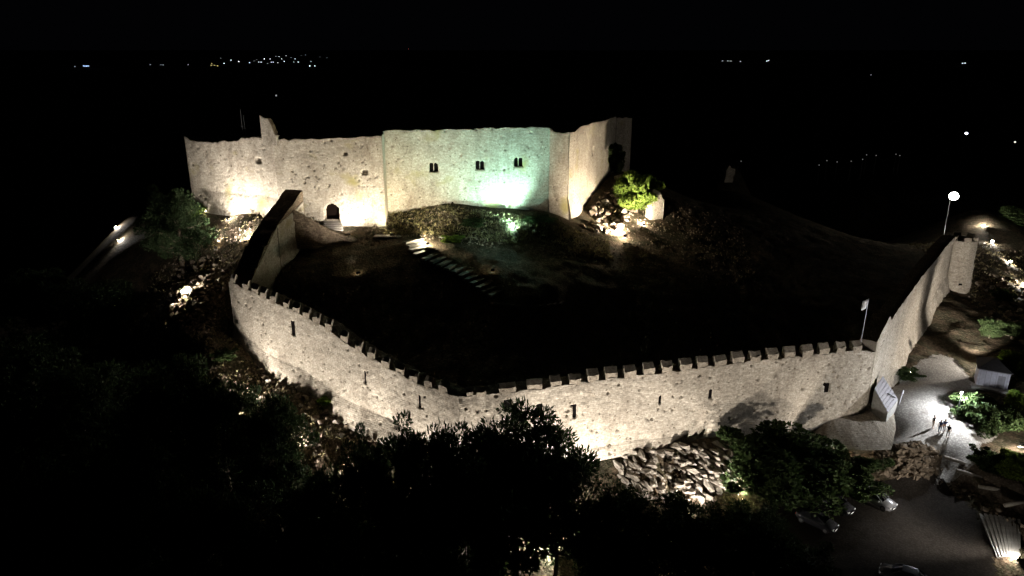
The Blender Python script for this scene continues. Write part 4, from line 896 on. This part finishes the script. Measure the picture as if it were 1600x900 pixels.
# ---------------------------------------------------------------- people
def skin(name, pts, edges, mat, parent, sub=1):
    me = bpy.data.meshes.new(name); me.from_pydata([p[0] for p in pts], edges, []); me.materials.append(mat)
    o = put(name, me, parent); md = o.modifiers.new('skin', 'SKIN'); md.use_smooth_shade = True
    for i, p in enumerate(pts):
        r = p[1]; me.skin_vertices[0].data[i].radius = (r, r) if not hasattr(r, '__len__') else r
    me.skin_vertices[0].data[0].use_root = True
    s_ = o.modifiers.new('sub', 'SUBSURF'); s_.levels = sub; s_.render_levels = sub; return o
SKN = plain('skin', (.42, .27, .2), .6); HAIR = plain('dark_hair', (.03, .02, .015), .7)
def person(px, py, rz, label, top, bottom, short=False, stride=.16, raise_arm=False, h=1.0, hair=HAIR):
    p = hit(px, py); T = thing('person', label, 'person', (p[0], p[1], height(p[0], p[1])+.05), rz, 'people walking in the gate yard'); T.scale = (h, h, h)
    s = stride; hL, hR = (-.21-.05, -.08, .80), (.26, .06, .80)
    eL, eR = (-.24, .04, 1.10), (.24, .03, 1.10)
    if raise_arm: eR = (.36, -.04, 1.30); hR = (.30, -.2, 1.55)
    pts = [((0, 0, .96), (.15, .11)), ((0, .01, 1.12), (.13, .10)), ((0, .01, 1.33), (.16, .11)), ((0, .01, 1.46), (.07, .07)), ((0, 0, 1.53), (.055, .06)), ((0, -.01, 1.63), (.078, .095)), ((0, -.01, 1.73), (.06, .075)),
           ((-.18, .01, 1.40), .055), (eL, .043), (hL, .028), ((.18, .01, 1.40), .055), (eR, .043), (hR, .028),
           ((-.10, 0, .86), .085), ((-.10, -s*.5, .48), .06), ((-.10, -s*.6, .09), .04), ((-.10, -s*.6-.16, .04), .035), ((.10, 0, .86), .085), ((.10, s*.35, .49), .06), ((.10, s, .10), .04), ((.10, s-.15, .04), .035), ((0, -.10, 1.625), .018)]
    ed = [(0, 1), (1, 2), (2, 3), (3, 4), (4, 5), (5, 6), (2, 7), (7, 8), (8, 9), (2, 10), (10, 11), (11, 12), (0, 13), (13, 14), (14, 15), (15, 16), (0, 17), (17, 18), (18, 19), (19, 20), (5, 21)]
    for hi_, hp_, sx in ((9, hL, -1), (12, hR, 1)):
        dz = -1 if not (raise_arm and sx == 1) else 1
        n0 = len(pts); pts.append(((hp_[0], hp_[1]-.01, hp_[2]+dz*.08), (.022, .036))); ed.append((hi_, n0))
        for q, ln in enumerate((.07, .08, .075, .06)):
            y = hp_[1]-.04+.022*q; pts.append(((hp_[0]-sx*.01, y, hp_[2]+dz*(.08+ln*.6)), .008)); pts.append(((hp_[0]-sx*.025, y, hp_[2]+dz*(.08+ln)), .007)); ed += [(n0, len(pts)-2), (len(pts)-2, len(pts)-1)]
        pts.append(((hp_[0]-sx*.02, hp_[1]-.055, hp_[2]+dz*.07), .010)); ed.append((n0, len(pts)-1))
    skin('body', pts, ed, SKN, T)
    skin('shirt', [((0, 0, .98), (.165, .125)), ((0, .01, 1.14), (.15, .115)), ((0, .01, 1.34), (.175, .125)), ((0, .01, 1.44), (.085, .08)), ((-.19, .01, 1.40), .07), (tuple((np.array((-.19, .01, 1.40))+np.array(eL)*1.4)/2.4), .062), ((.19, .01, 1.40), .07), (tuple((np.array((.19, .01, 1.40))+np.array(eR)*1.4)/2.4), .062)],
         [(0, 1), (1, 2), (2, 3), (2, 4), (4, 5), (2, 6), (6, 7)], top, T)
    tr = [((0, 0, .98), (.16, .12)), ((-.10, 0, .86), .1), ((-.10, -s*.5, .5), .078), ((.10, 0, .86), .1), ((.10, s*.35, .5), .078)]; te = [(0, 1), (1, 2), (0, 3), (3, 4)]
    if not short: tr += [((-.10, -s*.6, .13), .062), ((.10, s, .14), .062)]; te += [(2, 5), (4, 6)]
    skin('shorts' if short else 'trousers', tr, te, bottom, T)
    skin('hair', [((0, .03, 1.66), (.082, .085)), ((0, .02, 1.745), (.072, .085)), ((0, .07, 1.6), (.055, .03))], [(0, 1), (0, 2)], hair, T)
    return T
cl = lambda n, c: plain(n, c, .85)
navy, blk, grey, jean, beige = cl('navy_cotton', (.03, .04, .1)), cl('black_cotton', (.012, .012, .014)), cl('grey_cotton', (.35, .34, .36)), cl('denim', (.16, .2, .3)), cl('beige_cotton', (.4, .36, .3))
person(1457, 670, .5, 'person in a dark jacket and light shorts standing apart on the left', blk, beige, True, .08)
person(1467.5, 677, -.6, 'person in navy top and jeans, left of the close pair', navy, jean, False, .22)
person(1474, 676, -.4, 'person in navy top with one arm raised, right of the close pair', navy, grey, False, .2, True)
person(1480, 684, -.7, 'person in dark top and pale trousers, nearest and rightmost', blk, grey, False, .18, h=.98)

# ---------------------------------------------------------------- cars
GL_ = plain('car_glass', (.02, .02, .025), .08); TY = plain('tyre', (.02, .02, .02), .9); HL = plain('headlight_glass', (.7, .7, .72), .1)
def loft(secs):
    n = len(secs[0]); v = [p for s_ in secs for p in s_]; f = []
    for i in range(len(secs)-1):
        for q in range(n-1): f.append((i*n+q, i*n+q+1, (i+1)*n+q+1, (i+1)*n+q))
    f.append(tuple(range(n))); f.append(tuple(range((len(secs)-1)*n, len(secs)*n))[::-1]); return v, f
def car(px, py, rz, label, paint):
    p = hit(px, py); T = thing('car', label, 'car', (p[0], p[1], height(p[0], p[1])+.04), rz, 'cars in the car park')
    S = []
    for x, w, zl, zs, zt_ in ((-2.05, .62, .42, .6, .72), (-1.98, .78, .28, .66, .92), (-1.4, .85, .22, .72, .98), (0, .87, .2, .72, .95), (.9, .86, .2, .7, .93), (1.5, .84, .22, .66, .86), (1.95, .76, .28, .58, .74), (2.08, .6, .36, .5, .6)):
        S.append([(x, -w*.9, zl), (x, -w, (zl+zs)/2), (x, -w*.99, zs), (x, -w*.86, zt_), (x, 0, zt_+.04), (x, w*.86, zt_), (x, w*.99, zs), (x, w, (zl+zs)/2), (x, w*.9, zl), (x, 0, zl)])
    v, f = loft(S); put('body', mesh('body', v, f, paint, True), T)
    def cab(g_, mat, name, z0, z1):
        S = []
        for x, w, z in ((-1.75-g_, .70, .97), (-1.15-g_, .62, 1.40), (-.4, .62, 1.46), (.25+g_, .60, 1.41), (1.05+g_, .70, .93)):
            S.append([(x, -.74-g_, .9), (x, -w-g_, z+g_), (x, 0, z+.03+g_), (x, w+g_, z+g_), (x, .74+g_, .9)])
        v, f = loft(S); return v, f
    v, f = cab(0, GL_, 'cabin', 0, 0); put('window_glass', mesh('window_glass', v, f, GL_, True), T)
    b = MB(); b.add([(-1.2, -.6, 1.43), (.22, -.58, 1.44), (.22, .58, 1.44), (-1.2, .6, 1.43), (-.4, -.6, 1.49), (-.4, .6, 1.49), (-.4, 0, 1.53), (-1.15, 0, 1.48), (.2, 0, 1.48)], [(0, 4, 6, 7), (4, 1, 8, 6), (7, 6, 5, 3), (6, 8, 2, 5)]); b.build('roof', paint, T, True)
    for sy in (-1, 1):
        for (x0, z0, x1, z1) in ((.24, 1.43, 1.03, .93), (-1.16, 1.42, -1.75, .96), (-.35, 1.46, -.35, .93)): MB().tube([(x0, sy*.62, z0), (x1, sy*.72, z1)], .035, 5).build('pillar', paint, T)
        for x in (-1.3, 1.3):
            w = MB().tube([(x, sy*.68, .32), (x, sy*.88, .32)], .32, 16).build('tyre', TY, T); MB().tube([(x, sy*.87, .32), (x, sy*.895, .32)], .19, 10).build('rim', M['metal'], w)
        MB().box((1.97, sy*.58, .62), (.14, .3, .14)).build('headlight', HL, T)
        MB().box((-2.0, sy*.6, .72), (.1, .26, .16)).build('tail_light', plain('red_lens', (.3, .01, .01), .2), T)
        MB().box((.75, sy*.93, .98), (.14, .18, .12)).build('mirror', paint, T)
    MB().box((2.06, 0, .42), (.05, .9, .16)).build('grille', TY, T); MB().box((2.09, 0, .42), (.02, .45, .1)).build('number_plate', HL, T)
    return T
silver, dark_, white = plain('silver_paint', (.35, .35, .36), .25, .5), plain('dark_grey_paint', (.04, .04, .045), .2, .3), plain('white_paint', (.7, .68, .66), .3)
car(1367, 786, -.95, 'pale car at the right end of the parked row, its nose lit white', silver)
car(1302, 793, -.9, 'dark car under the shrub tree, second from the right of the parked row', dark_)
car(1275, 820, -.8, 'dark car nearest the pines, leftmost of the parked row', dark_)
car(1410, 908, 2.6, 'dark car cut by the bottom edge, only its roof rim showing', dark_)

# ---------------------------------------------------------------- far lights on the plain
def far_light(px, py, z, s, col, est, label, group):
    s *= 1.25; est *= 2.5
    p = atZ(px, py, z) if z is not None else None; g_ = height(p[0], p[1]) if z is None else z
    T = thing('far_lamp', label, 'lamp', (p[0], p[1], z-6), 0, group); q = tuple(col)+(est,)
    if q not in FM: FM[q] = plain('far_glow', (.8, .8, .8), emit=col, estr=est)
    me = FM.get(('m', q, s))
    if me is None:
        b = MB(); b.tube([(0, 0, -.35*s), (0, 0, -.1*s), (0, 0, .2*s), (0, 0, .4*s)], [.2*s, .5*s, .5*s, .15*s], 8); me = FM[('m', q, s)] = mesh('lantern', b.v, b.f, FM[q])
    put('lantern', me, T, (0, 0, 6)); 
    if 'fp' not in FM: b = MB(); b.tube([(0, 0, -2), (0, 0, 5.5)], .25, 5); FM['fp'] = mesh('pole', b.v, b.f, M['darkmetal'])
    put('pole', FM['fp'], T)
V_ = 'lights of the far village'; r = random.Random(2)
vil = [(397, 95), (401, 93), (404, 97), (408, 97), (422, 92), (424, 97), (427, 97), (431, 88), (436, 88), (440, 92), (447, 87), (461, 92), (466, 97), (471, 87), (477, 86), (486, 96), (484, 103), (492, 103), (500, 89), (511, 90), (455, 90), (418, 99), (413, 92), (361, 94), (373, 96), (345, 91), (350, 99), (390, 98), (444, 96), (434, 98), (459, 97)]
for x, y in vil: far_light(x, y, -128, r.choice((4, 5, 7)), (.85, .92, 1), r.choice((.5, 1.2, 3)), 'small white light in the dense far-off village cluster left of centre', V_)
for x, y, w_ in ((330, 102, 'lower left'), (335, 102, 'middle'), (340, 103, 'rightmost'), (331, 99, 'topmost')): far_light(x, y, -128, 5, (1, .8, .3), 1.0, w_+' yellowish light of the yellow knot left of the far village', 'yellow village lights')
for x, y, w_ in ((131, 103, 'leftmost'), (135, 103.5, 'middle'), (138, 103, 'rightmost')): far_light(x, y, -128, 6, (.45, .6, 1), 2.5, w_+' bluish light of the bright trio far off at the left', 'blue lights far left')
for x, y, w_ in ((117, 104, 'faint far light just left of the blue trio'), (235, 101, 'faint far light, first one right of the blue trio'), (251, 101, 'left light of the faint far pair right of the blue trio'), (255, 101.5, 'right light of the faint far pair right of the blue trio'), (294, 101, 'faint far light nearest the yellow village lights')): far_light(x, y, -128, 5, (.9, .9, 1), .5, w_, 'faint far lights at left')
far_light(638.5, 76.5, -120, 12, (1, .1, .08), 1.2, 'single red beacon high on the far horizon', 'red beacon')
for x, y, w_ in ((1129, 95, 'leftmost'), (1137, 95, 'second'), (1142, 95.5, 'third'), (1157, 96, 'rightmost, slightly apart')): far_light(x, y, -128, 6, (.95, .95, 1), 1., w_+' white light of the row of four far off right of centre', 'far row of lights')
for x, y, w_ in ((1198, 95.5, 'left'), (1201, 94.5, 'right')): far_light(x, y, -128, 7, (.95, .95, 1), 2, w_+' light of the bright pair right of the far short row', 'far pair of lights')
for x, y, w_ in ((1504, 99, 'left'), (1508, 98.5, 'right')): far_light(x, y, -128, 7, (.95, .95, 1), 1.5, w_+' light of the pair far off near the right edge', 'far right pair')
far_light(1510, 208.5, -60, 2.6, (.75, .85, 1), 4, 'single bright bluish lamp on the dark slope at the upper right', 'slope lamp')
far_light(1586, 222, -60, 1.6, (.9, .9, .8), .6, 'dim lamp at the right edge beyond the slope lamp', 'dim edge lamp')
far_light(1361, 117, -120, 5, (.8, .8, .9), .12, 'very faint light on the dark plain at upper right', 'faint plain light')
for x, y in ((1280, 258), (1292, 251), (1308, 253), (1330, 252), (1348, 249), (1354, 242), (1369, 243), (1400, 241), (1406, 243), (1158, 252)):
    far_light(x, y, -1, .35, (.8, .8, .75), .08, 'one of the faint glimmers in a line beyond the court', 'faint glimmers beyond the court')
print('objects', len(bpy.data.objects))
